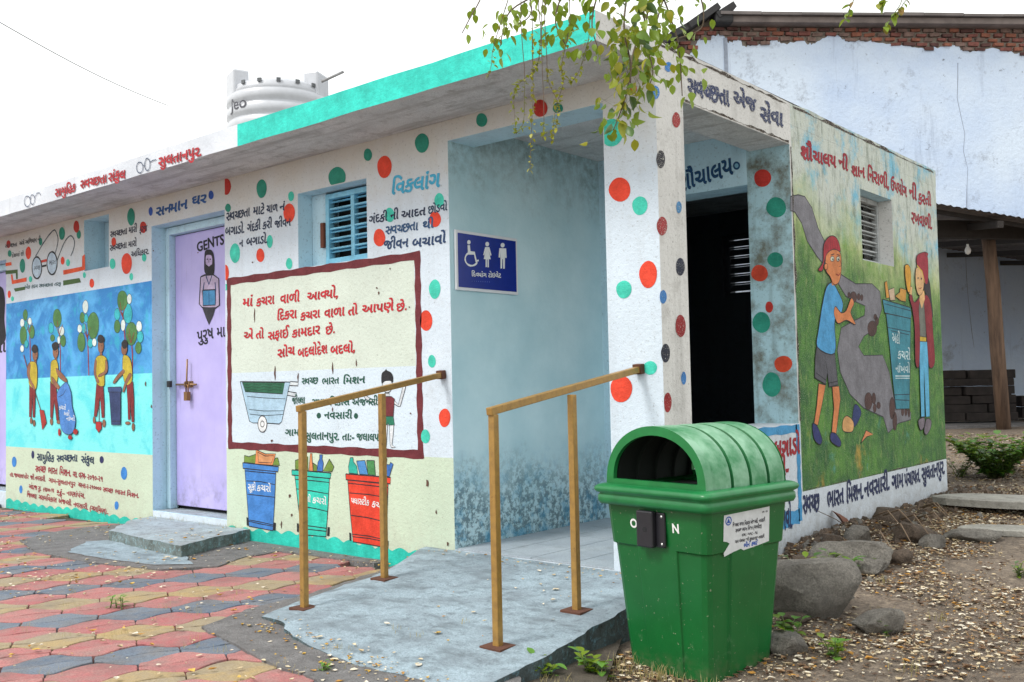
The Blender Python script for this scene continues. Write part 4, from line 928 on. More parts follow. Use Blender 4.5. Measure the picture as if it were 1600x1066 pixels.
# ------------------------------------------------------------------ pavers
def pavers():
    base = link('paving', mesh('paving', [(-30, -14, -.028), (.45, -14, -.028), (.45, -1.2, -.028), (-.2, .0, -.028), (-12, 0, -.028), (-30, 0, -.028)], [(0, 1, 2, 3, 4, 5)],
                concrete('joint_sand', lin(92, 84, 74), lin(70, 64, 56), lin(50, 46, 40), 8)), kind='structure')
    Lp, Wd, A, g = .335, .203, .052, .0032
    ang = math.radians(62); u = Vector((math.cos(ang), math.sin(ang))); v = Vector((-u.y, u.x)); org = Vector((-1.30, -2.03))
    def wav(s): return A*math.cos(2*math.pi*s/Lp)+.004*math.sin(6*math.pi*s/Lp)
    def piece(half, seed, mat):
        # block centred at s=0: edges swell at the middle; half 0 = lower paver, 1 = upper
        rr = random.Random(seed); n = 11; e = []
        S = [-Lp/2+g+(Lp-2*g)*k/n for k in range(n+1)]
        midl = lambda s: .018*math.sin(2*math.pi*s/Lp)*math.cos(math.pi*s/Lp)+.004*math.sin(41*s+seed)
        if half: lo, hi = (lambda s: midl(s)+g*.6), (lambda s: Wd/2+wav(s)-g)
        else: lo, hi = (lambda s: -Wd/2-wav(s)+g), (lambda s: midl(s)-g*.6)
        outl = [(s, lo(s)) for s in S]+[(s, hi(s)) for s in reversed(S)]
        outl = [(a+rr.uniform(-.002, .002), b+rr.uniform(-.002, .002)) for a, b in outl]
        cx = 0; cyy = sum(b for a, b in outl)/len(outl)
        ins = [(a*.985, cyy+(b-cyy)*.95) for a, b in outl]; N = len(outl)
        vs = [(a, b, -.04) for a, b in outl]+[(a, b, -.003) for a, b in outl]+[(a, b, 0) for a, b in ins]
        fs = [(i, (i+1) % N, N+(i+1) % N, N+i) for i in range(N)]+[(N+i, N+(i+1) % N, 2*N+(i+1) % N, 2*N+i) for i in range(N)]
        fs += [(2*N+i, 2*N+i+1, 2*N+N-2-i, 2*N+N-1-i) for i in range(n)]
        return mesh('paver', vs, fs, mat)
    def pm(name, a, b):
        n = NB(name)
        oi = n.n('ShaderNodeObjectInfo')
        v_ = n.mix(oi.outputs['Random'], a, b)
        v_ = n.mix(n.mul(n.ramp(n.noise(9, 6, .7), .42, .66), .6), v_, lin(140, 132, 124))
        v_ = n.mix(n.mul(n.ramp(n.noise(2.6, 5, .7), .50, .68), .55), v_, lin(98, 92, 88))
        v_ = n.mix(n.mul(n.ramp(n.noise(140, 3, .7), .42, .6), .5), v_, tuple(x*.45 for x in a))
        n.col(v_); n.rough(.85); h = n.bump(n.noise(34, 5, .7), .5, .01); n.l(n.bump(n.noise(220, 3, .7), .5, .003, h), n.b.inputs['Normal']); return n.m
    MT = {'g': pm('paver_grey', lin(92, 106, 124), lin(116, 128, 142)), 'r': pm('paver_red', lin(170, 98, 99), lin(184, 124, 120)), 'y': pm('paver_yellow', lin(174, 150, 104), lin(158, 146, 122))}
    lib = {(c, h, q): piece(h, q*3+h, MT[c]) for c in MT for h in (0, 1) for q in (0, 1, 2)}
    items = []
    for k in range(-14, 50):
        c = 'grry'[k % 4] if False else ('g', 'r', 'y', 'r')[k % 4]
        for j in range(-40, 40):
            s = (j+(.5 if k % 2 else 0))*Lp; p = org+u*s+v*(k*Wd)
            if p.y > -.12 or p.x > -.02 or p.y < -4.5 or p.x < -12: continue
            if all(inside(p.x+a, p.y+b, AP) for a, b in ((0, 0), (.14, 0), (-.14, 0), (0, .14), (0, -.14))) or inside(p.x, p.y, RAMP_OUT) or inside(p.x, p.y, STEP_OUT) or all(inside(p.x+a, p.y+b, AP2) for a, b in ((0, 0), (.14, 0), (-.14, 0), (0, .1), (0, -.14))) or inside(p.x, p.y, LOW): continue
            d = Vector((p.x, p.y, 0))-CAM; zc = d.dot(FW)
            if zc < .5: continue
            X = 800+FPX*d.dot(RT)/zc; Y = 533-FPX*d.dot(UP)/zc
            vis = -120 < X < 1750 and Y < 1180
            for h in (0, 1): items.append((zc if vis else 99+zc, p, c, h, vis))
    items.sort(key=lambda t: t[0]); nd = 0; far = MB()
    for z, p, c, h, vis in items:
        if z > 140: continue
        tilt = (R.uniform(-.006, .006), R.uniform(-.006, .006), ang+R.uniform(-.02, .02)); loc = (p.x+R.uniform(-.002, .002), p.y+R.uniform(-.002, .002), R.uniform(-.004, .0015))
        me = lib[c, h, R.randrange(3)]
        if vis and nd < 300:
            o = link('paver', me, base); o.location = loc; o.rotation_euler = tilt; nd += 1
        else:
            from mathutils import Euler
            M = Matrix.Translation(loc) @ Euler(tilt).to_matrix().to_4x4()
            far.add([M@q.co for q in me.vertices], [tuple(f.vertices) for f in me.polygons], {'g': 0, 'r': 1, 'y': 2}[c])
    # far ones share one object: colour varies with their own material
    far.build('distant_pavers', [MT['g'], MT['r'], MT['y']], base, kind='stuff')
pavers()

# ------------------------------------------------------------------ handrails
def handrail(xb, xf, name_label, z0s, zend):
    gold = NB('brown_gold_paint'); v = gold.mix(gold.ramp(gold.noise(30, 5, .7), .40, .66), lin(162, 126, 64), lin(140, 108, 58)); v = gold.mix(gold.mul(gold.ramp(gold.noise(14, 7, .8), .60, .70), .8), v, lin(84, 56, 36))
    gold.col(v); gold.rough(.42); gold.b.inputs['Metallic'].default_value = .15; gold.l(gold.bump(gold.noise(90, 4, .6), .25, .003), gold.b.inputs['Normal'])
    rust = simple('rusty_plate', lin(96, 62, 48), .85, .2, .5)
    r = empty('handrail', (xf, -1.19, ramp_z(xf, -1.19)), label=name_label, cat='handrail', group='square tube handrails beside the ramp')
    def L(p): return Vector(p)-r.location
    w = .031
    for y, x, zt in ((-1.19, xf, z0s[0]), (-.655, xf+(xb-xf)*.12, z0s[1])):
        zb = ramp_z(x, y); m = MB(); m.bar(L((x, y, zb)), L((x, y, zt-w*.5)), w, w, 0, Vector((0, 1, 0))); m.build('post', gold.m, r, bevel=.003)
        m = MB(); m.box(L((x-.055, y-.05, zb-.008)), L((x+.055, y+.05, zb+.006))); m.build('base_plate', rust, r, bevel=.002)
    m = MB(); m.bar(L((xf, -1.215, z0s[0]-.004)), L((xb, -.02, zend)), w, w); m.build('rail', gold.m, r, bevel=.003)
    m = MB(); m.bar(L((xb, -.035, zend)), L((xb, -.001, zend+.004)), .05, .05); m.build('wall_stub', rust, r, bevel=.003)
handrail(-1.50, -1.285, 'brown metal handrail left of the ramp, ending on the wall by the painted boy', (.985, 1.058), 1.140)
handrail(-.13, -.06, 'brown metal handrail right of the ramp, ending on the dotted corner pillar', (.975, 1.042), 1.138)

# ------------------------------------------------------------------ green litter bin
def dustbin():
    n = NB('green_plastic'); v = n.mix(n.ramp(n.noise(4, 5, .6), .35, .7), lin(10, 88, 38), lin(15, 100, 45)); v = n.mix(n.mul(n.ramp(n.noise(13, 7, .75), .60, .76), .35), v, lin(120, 150, 120))
    v = n.mix(n.mul(n.ramp(n.axis(2), .04, -.05), n.ramp(n.noise(18, 6, .7), .45, .7, 0, .6)), v, lin(112, 104, 84))
    n.col(v); n.rough(.36); v = n.mix(n.ramp(n.noise(1, 6, .8, n.map((60, 60, 5))), .64, .74, 0, .35), v, lin(110, 160, 120)); v = n.mix(n.ramp(n.noise(75, 2, .5), .70, .74, 0, .6), v, lin(150, 150, 130)); n.col(v)
    n.l(n.bump(n.noise(26, 3, .5), .07, .006), n.b.inputs['Normal'])
    GP = n.m; RIMM = simple('lid_rim_green', lin(26, 116, 62), .33, 0, 0, .25, 9)
    n = NB('faded_green_lid'); g = n.n('ShaderNodeNewGeometry'); sx = n.n('ShaderNodeSeparateXYZ'); n.l(g.outputs['Normal'], sx.inputs[0])
    f = n.mul(n.ramp(n.noise(7, 6, .65), .34, .60), n.ramp(n.noise(2.6, 3, .5), .3, .5))
    v = n.mix(n.mul(f, .62), lin(30, 118, 66), lin(158, 198, 172)); n.col(v); n.rough(.4)
    LID = n.m
    rz = math.radians(-9.2); b0 = .207; zg = -.055
    near = Vector((.700, -.872)); cx, sx_ = math.cos(rz), math.sin(rz)
    ctr = near - Vector((cx*b0+sx_*b0, sx_*b0-cx*b0))
    B = empty('litter_bin', (ctr.x, ctr.y, zg), rz, label='green plastic litter bin with domed lid, white OPEN lettering and torn paper notice', cat='litter bin')
    def half(z): return b0+(.262-b0)*(z/.70)
    def ring(z, pro, notch=True):
        a = half(z); r = .028; s = a*.40; lo = a-pro if notch else a; P = []
        def side(rot):
            q = [(-s, -a), (s, -a)] if notch else []
            c0 = [(-lo+r, -lo)] + ([(-s-.004, -lo), (-s, -a), (s, -a), (s+.004, -lo)] if notch else [(-s-.004, -lo), (-s, -lo), (s, -lo), (s+.004, -lo)]) + [(lo-r, -lo), (lo-r*.3, -lo+r*.3)]
            ca, sa = math.cos(rot), math.sin(rot); return [(x*ca-y*sa, x*sa+y*ca) for x, y in c0]
        for k in range(4): P += side(k*math.pi/2)
        return [(x, y, z) for x, y in P]
    rings = [ring(0, .009), ring(.02, .009), ring(.25, .009), ring(.485, .009), ring(.49, 0, False), ring(.66, 0, False)]
    vs = [p for r_ in rings for p in r_]; N = len(rings[0])
    fs = [(i*N+k, i*N+(k+1) % N, (i+1)*N+(k+1) % N, (i+1)*N+k) for i in range(len(rings)-1) for k in range(N)]+[tuple(range(N))[::-1]]
    o = link('body', mesh('body', vs, fs, GP), B); bv = o.modifiers.new('b', 'BEVEL'); bv.width = .004; bv.segments = 2; bv.limit_method = 'ANGLE'; bv.angle_limit = math.radians(30)
    # lid rim, rounded square in two tiers
    def rr_(a, b, r, z, n_=5):
        P = []
        for k, (sx2, sy2) in enumerate(((1,-1),(1,1),(-1,1),(-1,-1))):
            for q in range(n_+1):
                t = -math.pi/2+k*math.pi/2+q*math.pi/2/n_; P.append((sx2*(a-r)+r*math.cos(t), sy2*(b-r)+r*math.sin(t), z))
        return P
    prof = [(.262,.644),(.280,.647),(.286,.660),(.286,.680),(.280,.688),(.292,.695),(.297,.704),(.295,.714),(.286,.721),(.275,.725),(.258,.727)]
    vs = []; 
    for a, z in prof: vs += rr_(a, a+.005, .035, z)
    N = 24; fs = [(i*N+k, i*N+(k+1) % N, (i+1)*N+(k+1) % N, (i+1)*N+k) for i in range(len(prof)-1) for k in range(N)]
    fs += [tuple(range(N))[::-1]]
    lid = link('lid', mesh('lid', vs, fs, RIMM, smooth=True), B)
    # dome: arch extruded from front to back with rounded ridges
    a0, h0, n_ = .252, .238, 28; ysec = []
    Y0, Y1 = -.252, .258; prof = []; bands = 4; L = (Y1-Y0-.05)/bands
    y = Y0; prof += [(Y0, 1.0), (Y0+.045, 1.0), (Y0+.05, .975)]
    for b in range(bands):
        ys = Y0+.05+b*L
        for t in (.08, .14, .3, .5, .7, .86, .92): prof.append((ys+L*t, .975+.022*math.sin(math.pi*t)**.5))
        prof += [(ys+L*.94, .935), (ys+L*1.04, .935)]
    prof.append((Y1, .985))
    def arch(y, s, z0=.722): return [(-a0*s*math.cos(math.pi*k/n_), y, z0+h0*s*math.sin(math.pi*k/n_)**.86) for k in range(n_+1)]
    V = []; F = []; N = n_+1
    for y, s in prof: V += arch(y, s)
    F = [(i*N+k, i*N+k+1, (i+1)*N+k+1, (i+1)*N+k) for i in range(len(prof)-1) for k in range(n_)]
    m1 = len(V)
    inn = [(y, s*.955) for y, s in prof]
    for y, s in inn: V += arch(y, s)
    F += [(m1+i*N+k, m1+(i+1)*N+k, m1+(i+1)*N+k+1, m1+i*N+k+1) for i in range(len(prof)-1) for k in range(n_)]
    nout = (len(prof)-1)*n_; gr_ = [i for i in range(len(prof)-1) if prof[i][1] < .96 or prof[i+1][1] < .96]
    o = link('dome', mesh('dome', V, F, [LID, simple('dome_inside_shade', (.004, .010, .006), .9), simple('groove_green', lin(22, 104, 54), .4, 0, 0, .25, 9)], [(2 if i//n_ in gr_ else 0) if i < nout else 1 for i in range(len(F))], True), lid)  # inner shell coloured near-black to paint in shade under the dome
    o.data.set_sharp_from_angle(angle=math.radians(25))
    for yy, nm in ((Y0, 0), (Y1, 1)):
        V = []; F = []; out = arch(yy, 1.0 if nm == 0 else .985); hi = [(-.214*math.cos(math.pi*k/n_), yy, .746+.178*math.sin(math.pi*k/n_)**.9) for k in range(n_+1)]
        d = .02 if nm == 0 else -.02
        V = out+hi+[(x, y+d, z) for x, y, z in hi]
        F = [(k, N+k, N+k+1, k+1) for k in range(n_)]+[(N+k, 2*N+k, 2*N+k+1, N+k+1) for k in range(n_)]+[(0, n_, N+n_, N)]+[(N, N+n_, 2*N+n_, 2*N)]
        link('mouth_surround', mesh('mouth_surround', V, F, simple('lid_green', lin(24, 116, 58), .33)), lid)
    m = MB(); m.add(rr_(.245, .245, .03, .70), [tuple(range(24))]); m.build('shade_sheet', simple('shade_black', (.006, .008, .007), .8), lid)  # flat black sheet paints in the dark inside of the bin
    # hasp and OPEN
    bk = simple('black_plastic', (.015, .015, .02), .4)
    yF = -half(.58)-.001
    hx = -.012
    m = MB(); m.box((hx-.072, yF-.012, .498), (hx+.072, yF, .632)); m.box((hx-.052, yF-.036, .496), (hx+.030, yF-.012, .636)); lt = m.build('latch', bk, B, bevel=.006)
    m = MB()
    for dx in (-.061, .061):
        for dz in (.512, .617): m.lathe([(0, .004), (.004, .003), (.0055, 0)], 10, (0, 0, 0))
    m = MB()
    for dx in (-.060, .058):
        for dz in (.512, .616):
            m.add([(hx+dx+.006*math.cos(t*math.pi/4), yF-.0135, dz+.006*math.sin(t*math.pi/4)) for t in range(8)]+[(hx+dx, yF-.017, dz)], [((t+1) % 8, t, 8) for t in range(8)])
    m.build('rivets', simple('rivet', (.5, .5, .5), .3, .8), lt)
    m = MB(); m.add([(hx-.008+.010*math.cos(t*math.pi/6), yF-.0375, .565+.010*math.sin(t*math.pi/6)) for t in range(12)], [tuple(range(12))]); m.build('keyhole', DARK, lt)
    wt = simple('bin_white_print', (.8, .8, .8), .5, 0, 0, .05)
    def btext(s, x, z, h, wd):
        v = []; f = []; gl, tot = layout(s, .03); sc = wd/tot
        for gv, gf, pen in gl: n0 = len(v); v += [(x+(q.x+pen)*sc, -half(z+q.y/.7*h)-.0012, z+q.y/.7*h) for q in gv]; f += [tuple(n0+j for j in q) for q in gf]
        link('lettering', mesh('lettering', v, f, wt), B)
    btext('O', -.128, .560, .034, .038); btext('PE', -.072, .560, .034, .070); btext('N', .086, .560, .034, .036)
    # paper notice on the right-hand face
    def face(y, z, e=0): return (half(z)+.0016+e, y, z)
    pp = simple('notice_paper', lin(206, 210, 212), .6, 0, 0, .1, 30)
    out = [(-.158,.629),(.128,.636),(.132,.500),(.06,.492),(-.03,.484),(-.048,.492),(-.09,.486),(-.148,.474),(-.152,.488),(-.118,.520),(-.135,.528),(-.156,.532)]
    V = [Vector(face(y, z)) for y, z in out]; tr = tessellate_polygon([V]); link('notice', mesh('notice', V, [tuple(t) for t in tr], pp), B)
    ntc = [o for o in B.children if o.name.startswith('notice')][0]
    def ntext(s, y, z, h, wd, m_, bold=.03):
        v = []; f = []; gl, tot = layout(s, bold); sc = wd/tot
        for gv, gf, pen in gl: n0 = len(v); v += [face(y+(q.x+pen)*sc, z+q.y/.62*h, .0008) for q in gv]; f += [tuple(n0+j for j in q) for q in gf]
        link('print', mesh('print', v, f, m_), ntc)
    ik = simple('notice_ink', (.03, .03, .04), .6); bi = simple('notice_blue', lin(30, 80, 170), .6)
    ntext('જિલ્લા ગ્રામ વિકાસ એજન્સી. નવસારી', -.104, .580, .013, .205, ik); ntext('સ્વચ્છ ભારત મિશન (ગ્રામીણ)', -.085, .558, .013, .165, ik); ntext('વર્ષ : ૨૦૧૮ - ૧૯', -.045, .537, .011, .10, ik); ntext('ગામ પંચાયત શ્રી સુલતાનપુર નવસારી', -.085, .517, .011, .185, ik); ntext('ભીનો કચરો', -.030, .495, .014, .09, bi, .04); ntext('૦૧ - ૧૫', .080, .614, .008, .036, ik)
    V = []; F = []
    for k in range(20): t = k*math.pi/10; V += [face(-.130+.019*math.cos(t), .606+.017*math.sin(t), .0008), face(-.130+.014*math.cos(t), .606+.0125*math.sin(t), .0008)]
    F = [(2*k, 2*((k+1) % 20), 2*((k+1) % 20)+1, 2*k+1) for k in range(20)]
    n0 = len(V); V += [face(-.130, .617, .0008), face(-.141, .598, .0008), face(-.119, .598, .0008)]; F += [(n0, n0+1, n0+2)]
    link('crest', mesh('crest', V, F, bi), ntc)
dustbin()

# ------------------------------------------------------------------ water tank on the roof
def tank():
    D = 9.9; c = at_depth(436, 190, D); zb = 2.79; top = at_depth(436, 131, D).z; r = 79/FPX*D
    W_ = simple('tank_white', (.52, .54, .58), .35, 0, 0, .08)
    t = empty('water_tank', (c.x, c.y, zb), label='white ribbed round plastic water tank on the roof', cat='water tank')
    H = top-zb; m = MB(); prof = [(r*.97, 0)]
    z = 0
    nrib = 9; hb = H-.16
    for k in range(nrib):
        z0 = hb*k/nrib; z1 = hb*(k+1)/nrib; prof += [(r*.955, z0+.008), (r, z0+.03), (r, z1-.03), (r*.955, z1-.008)]
    prof += [(r*.97, hb), (r*.93, hb+.03), (r*.93, hb+.06), (r*.84, hb+.075), (r*.8, hb+.10), (r*.6, hb+.14), (r*.3, hb+.165), (.001, hb+.17)]
    m.lathe(prof, 56); body = m.build('body', W_, t)
    m = MB(); m.lathe([(r*.30, H-.01), (r*.30, H+.025), (r*.26, H+.035), (.001, H+.04)], 32); m.build('lid', W_, t)
    # four lifting lugs standing above the shoulder
    va = math.atan2(CAM.y-c.y, CAM.x-c.x)
    for a in (-72, 62, 118, 242):
        th = va+math.radians(a); m = MB(); M = Matrix.Rotation(th, 4, 'Z'); m.box((r*.66, -.13, H-.20), (r*.97, .13, H+.055), 0, M); m.build('lug', W_, t, bevel=.02)
    for k in range(7):
        th = va+math.radians(-66+k*22); m = MB(); M = Matrix.Rotation(th, 4, 'Z'); m.box((r*.925, -.02, H-.115), (r*.955, .02, H-.08), 0, M); m.build('clip', simple('tank_clip', (.12, .13, .14), .6), t)
    ink = simple('tank_print', (.07, .07, .09), .5)
    gl, tot = layout('Jeo', .01); v = []; f = []; sc = .135/tot*1.5
    for gv, gf, pen in gl:
        n0 = len(v)
        for q in gv:
            th = va-math.radians(62)+(q.x+pen)*sc/r*1.15; v.append(((r+.004)*math.cos(th), (r+.004)*math.sin(th), H-.36+q.y*sc*1.0))
        f += [tuple(n0+j for j in q) for q in gf]
    link('lettering', mesh('lettering', v, f, ink), body)
    p0 = at_depth(502, 128, D-.3)-Vector((c.x, c.y, zb)); p1 = at_depth(537, 112, D-.3)-Vector((c.x, c.y, zb))
    m = MB(); m.tube([p0, p1], .014, 8); m.build('pipe', simple('pipe_grey', (.3, .3, .31), .5), t)
tank()

# ------------------------------------------------------------------ shed behind
def shed():
    A = at_depth(1135, 25, 19.0); B = at_depth(1600, 26, 19.47); d = (B-A); d.z = 0; L0 = d.length; d.normalize(); nn = Vector((d.y, -d.x, 0))
    if nn.dot(CAM-A) < 0: nn = -nn
    zt = A.z; S = Surf((A.x, A.y, 0), nn)
    sh = empty('shed', (A.x, A.y, .3), math.atan2(d.y, d.x), label='tall whitewashed shed with bare brick band along its top, standing behind the toilet block', cat='building')
    Mi = (Matrix.Translation(sh.location) @ Matrix.Rotation(math.atan2(d.y, d.x), 4, 'Z')).inverted()
    # local frame: x along wall, -y towards camera, z up
    def loc(x, y):  # pixel on wall plane -> local
        return Mi @ (lambda rr: CAM+rr*((S.o-CAM).dot(nn)/rr.dot(nn)))(ray(x, y))
    n = NB('shed_whitewash')
    v = n.mix(n.ramp(n.noise(.5, 6, .6), .38, .68), lin(206, 220, 240), lin(186, 204, 230)); v = n.mix(n.mul(n.ramp(n.noise(1.6, 8, .8), .56, .70), .7), v, lin(118, 122, 132))
    v = n.mix(n.ramp(n.noise(4.5, 6, .8), .64, .70, 0, .8), v, lin(70, 70, 78)); v = n.mix(n.ramp(n.noise(1, 6, .7, n.map((3, 3, .25))), .58, .72, 0, .45), v, lin(120, 130, 150)); n.col(v); n.rough(.9); n.l(n.bump(n.noise(12, 6, .7), .5, .03), n.b.inputs['Normal'])
    WW = n.m
    mort = concrete('mortar', lin(150, 140, 128), lin(120, 112, 104), lin(90, 84, 80), 5)
    H = loc(1135, 25).z; xL, xR = -7.5, 14; zr = loc(1041, 66); sl = (H-zr.z)/(0-zr.x-.0)
    pk = loc(1110, 22)
    m = MB(); top = lambda x: H-.02 if x > pk.x else H-.02-(pk.x-x)*.62
    xs = [xL, pk.x, 0, xR]; V = []
    for x in xs: V += [(x, .02, -.6), (x, .02, top(x)), (x, .42, -.6), (x, .42, top(x))]
    F = []
    for i in range(3): a = 4*i; b = a+4; F += [(a, b, b+1, a+1), (a+2, a+3, b+3, b+2), (a+1, b+1, b+3, a+3)]
    F += [(0, 1, 3, 2), (12, 14, 15, 13)]; m.add(V, F); core = m.build('wall', mort, sh)
    m = MB(); m.box((xL+.1, .42, -.6), (xR-.1, 8, H-1.8)); m.build('rear_wing', WW, sh)
    # plaster coat with ragged upper edge
    edge = [(1030,112),(1075,83),(1085,78),(1090,64),(1098,60),(1110,57),(1126,54),(1132,57),(1133.5,62),(1137,66),(1143,66),(1150,60),(1158,62),(1160,72),(1172,72),(1187,69),(1200,64),(1212,62),(1220,68),(1240,67),(1252,62),(1262,70),(1270,68),(1285,60),(1302,56),(1313,58),(1325,66),(1340,64),(1362,63),(1385,69),(1410,71),(1430,74),(1450,76),(1470,73),(1498,68),(1501,79),(1520,80),(1545,76),(1570,78),(1590,84),(1600,86),(1640,88)]
    E = [loc(*e) for e in edge]; E2 = []
    for a, b in zip(E, E[1:]):
        for k in range(4): t = k/4; E2.append((a.x+(b.x-a.x)*t, a.z+(b.z-a.z)*t+(R.uniform(-.03, .03) if k else 0)))
    E2 = [(xL, E2[0][1]-2.6)]+E2+[(xR, E2[-1][1]-.1)]
    V = []; F = []
    for x, z in E2: V += [(x, 0, -.6), (x, 0, z), (x, .022, z+.004)]
    for i in range(len(E2)-1): a = 3*i; b = a+3; F += [(a, b, b+1, a+1), (a+1, b+1, b+2, a+2)]
    link('plaster', mesh('plaster', V, F, WW), sh)
    x_ = loc(1500, 100).x; m = MB(); m.tube([(x_+.05*math.sin(z*1.7)+.09*noise.noise(Vector((z*3, 0, 0))), -.002, z) for z in [H-.9-k*.35 for k in range(17)]], [.004*(.5+.8*R.random()) for k in range(17)], 5); m.build('crack', simple('crack_fill', lin(120, 126, 140), .9), sh)
    x_ = loc(1133, 100).x; m = MB(); m.box((x_-.015, -.02, -.5), (x_+.05, 0, loc(1133, 60).z)); m.build('joint_strip', simple('joint', lin(150, 160, 176), .9), sh)
    # bricks
    bm_ = [simple('brick_%s' % s, lin(*c), .95, 0, .6, .35, 9) for s, c in (('red', (132, 84, 76)), ('dark', (98, 68, 64)), ('orange', (146, 94, 76)), ('pale', (126, 104, 96)))]
    ch = .092; lib = []
    for q in range(8):
        b = MB(); lx = .235+R.uniform(-.02, .015); b.box((-lx/2, -.03, 0), (lx/2, .05, ch-.016)); me_v = [(p.x+R.uniform(-.012, .012), p.y+R.uniform(-.012, .012), p.z+R.uniform(-.006, .006)) for p in b.v]
        lib.append(mesh('brick', me_v, b.f, bm_[q % 4]))
    def edz(x):
        for (a, az), (b, bz) in zip(E2, E2[1:]):
            if a <= x <= b: return az+(bz-az)*(x-a)/(b-a)
        return 0
    rest = MB(); cnt = 0; xv0, xv1 = loc(1030, 60).x, loc(1605, 60).x
    for r_ in range(16):
        z = H-.20-(r_+1)*ch
        x = xL+(.12 if r_ % 2 else 0)
        while x < xR:
            if z > edz(x)-.05 and z < top(x)-.12:
                if xv0 < x < xv1 and cnt < 300:
                    o = link('brick', lib[R.randrange(8)], core); o.location = (x, R.uniform(-.015, .01), z+R.uniform(-.006, .006)); o.rotation_euler = (R.uniform(-.1, .1), R.uniform(-.07, .07), R.uniform(-.12, .12)); o.scale = (R.uniform(.7, 1.0), 1, R.uniform(.65, 1.0)); cnt += 1
                else:
                    q = lib[R.randrange(8)]; rest.add([v_.co+Vector((x, 0, z)) for v_ in q.vertices], [tuple(f.vertices) for f in q.polygons])
            x += .262
    rest.build('brickwork', bm_[0], core, kind='stuff')
    wd = simple('eave_board', lin(124, 114, 110), .9, 0, .5, .3, 3); m = MB(); m.box((pk.x+.15, -.28, H-.22), (xR, .6, H-.10)); m.build('eave_board', wd, sh, bevel=.01)
    m = MB()
    for k in range(26): m.box((pk.x+.1+k*.8, -.36, H-.10+R.uniform(0, .01)), (pk.x+.1+k*.8+.79, .7, H-.04+R.uniform(-.015, .015)))
    m.build('roof', simple('roof_sheet', lin(112, 106, 104), .9, 0, .3, .3, 2), sh)
    m = MB(); dk = simple('dark_tile', (.03, .03, .032), .8)
    for k in range(14):
        x = pk.x+.25-k*.3; zz = top(min(x, pk.x)); m.box((-.2, -.34, 0), (.2, .5, .12), 0, Matrix.Translation((x, 0, zz-.03)) @ Matrix.Rotation(math.atan(-.62), 4, 'Y') @ Matrix.Rotation(R.uniform(-.08, .08), 4, 'Y'))
    m.build('verge_tile', dk, sh)
    m = MB(); m.box((-.20, -.32, H-.24), (.16, .5, H-.0), 0, Matrix.Translation((pk.x+.2, 0, 0))); m.build('ridge_cap', dk, sh, bevel=.04)
shed()
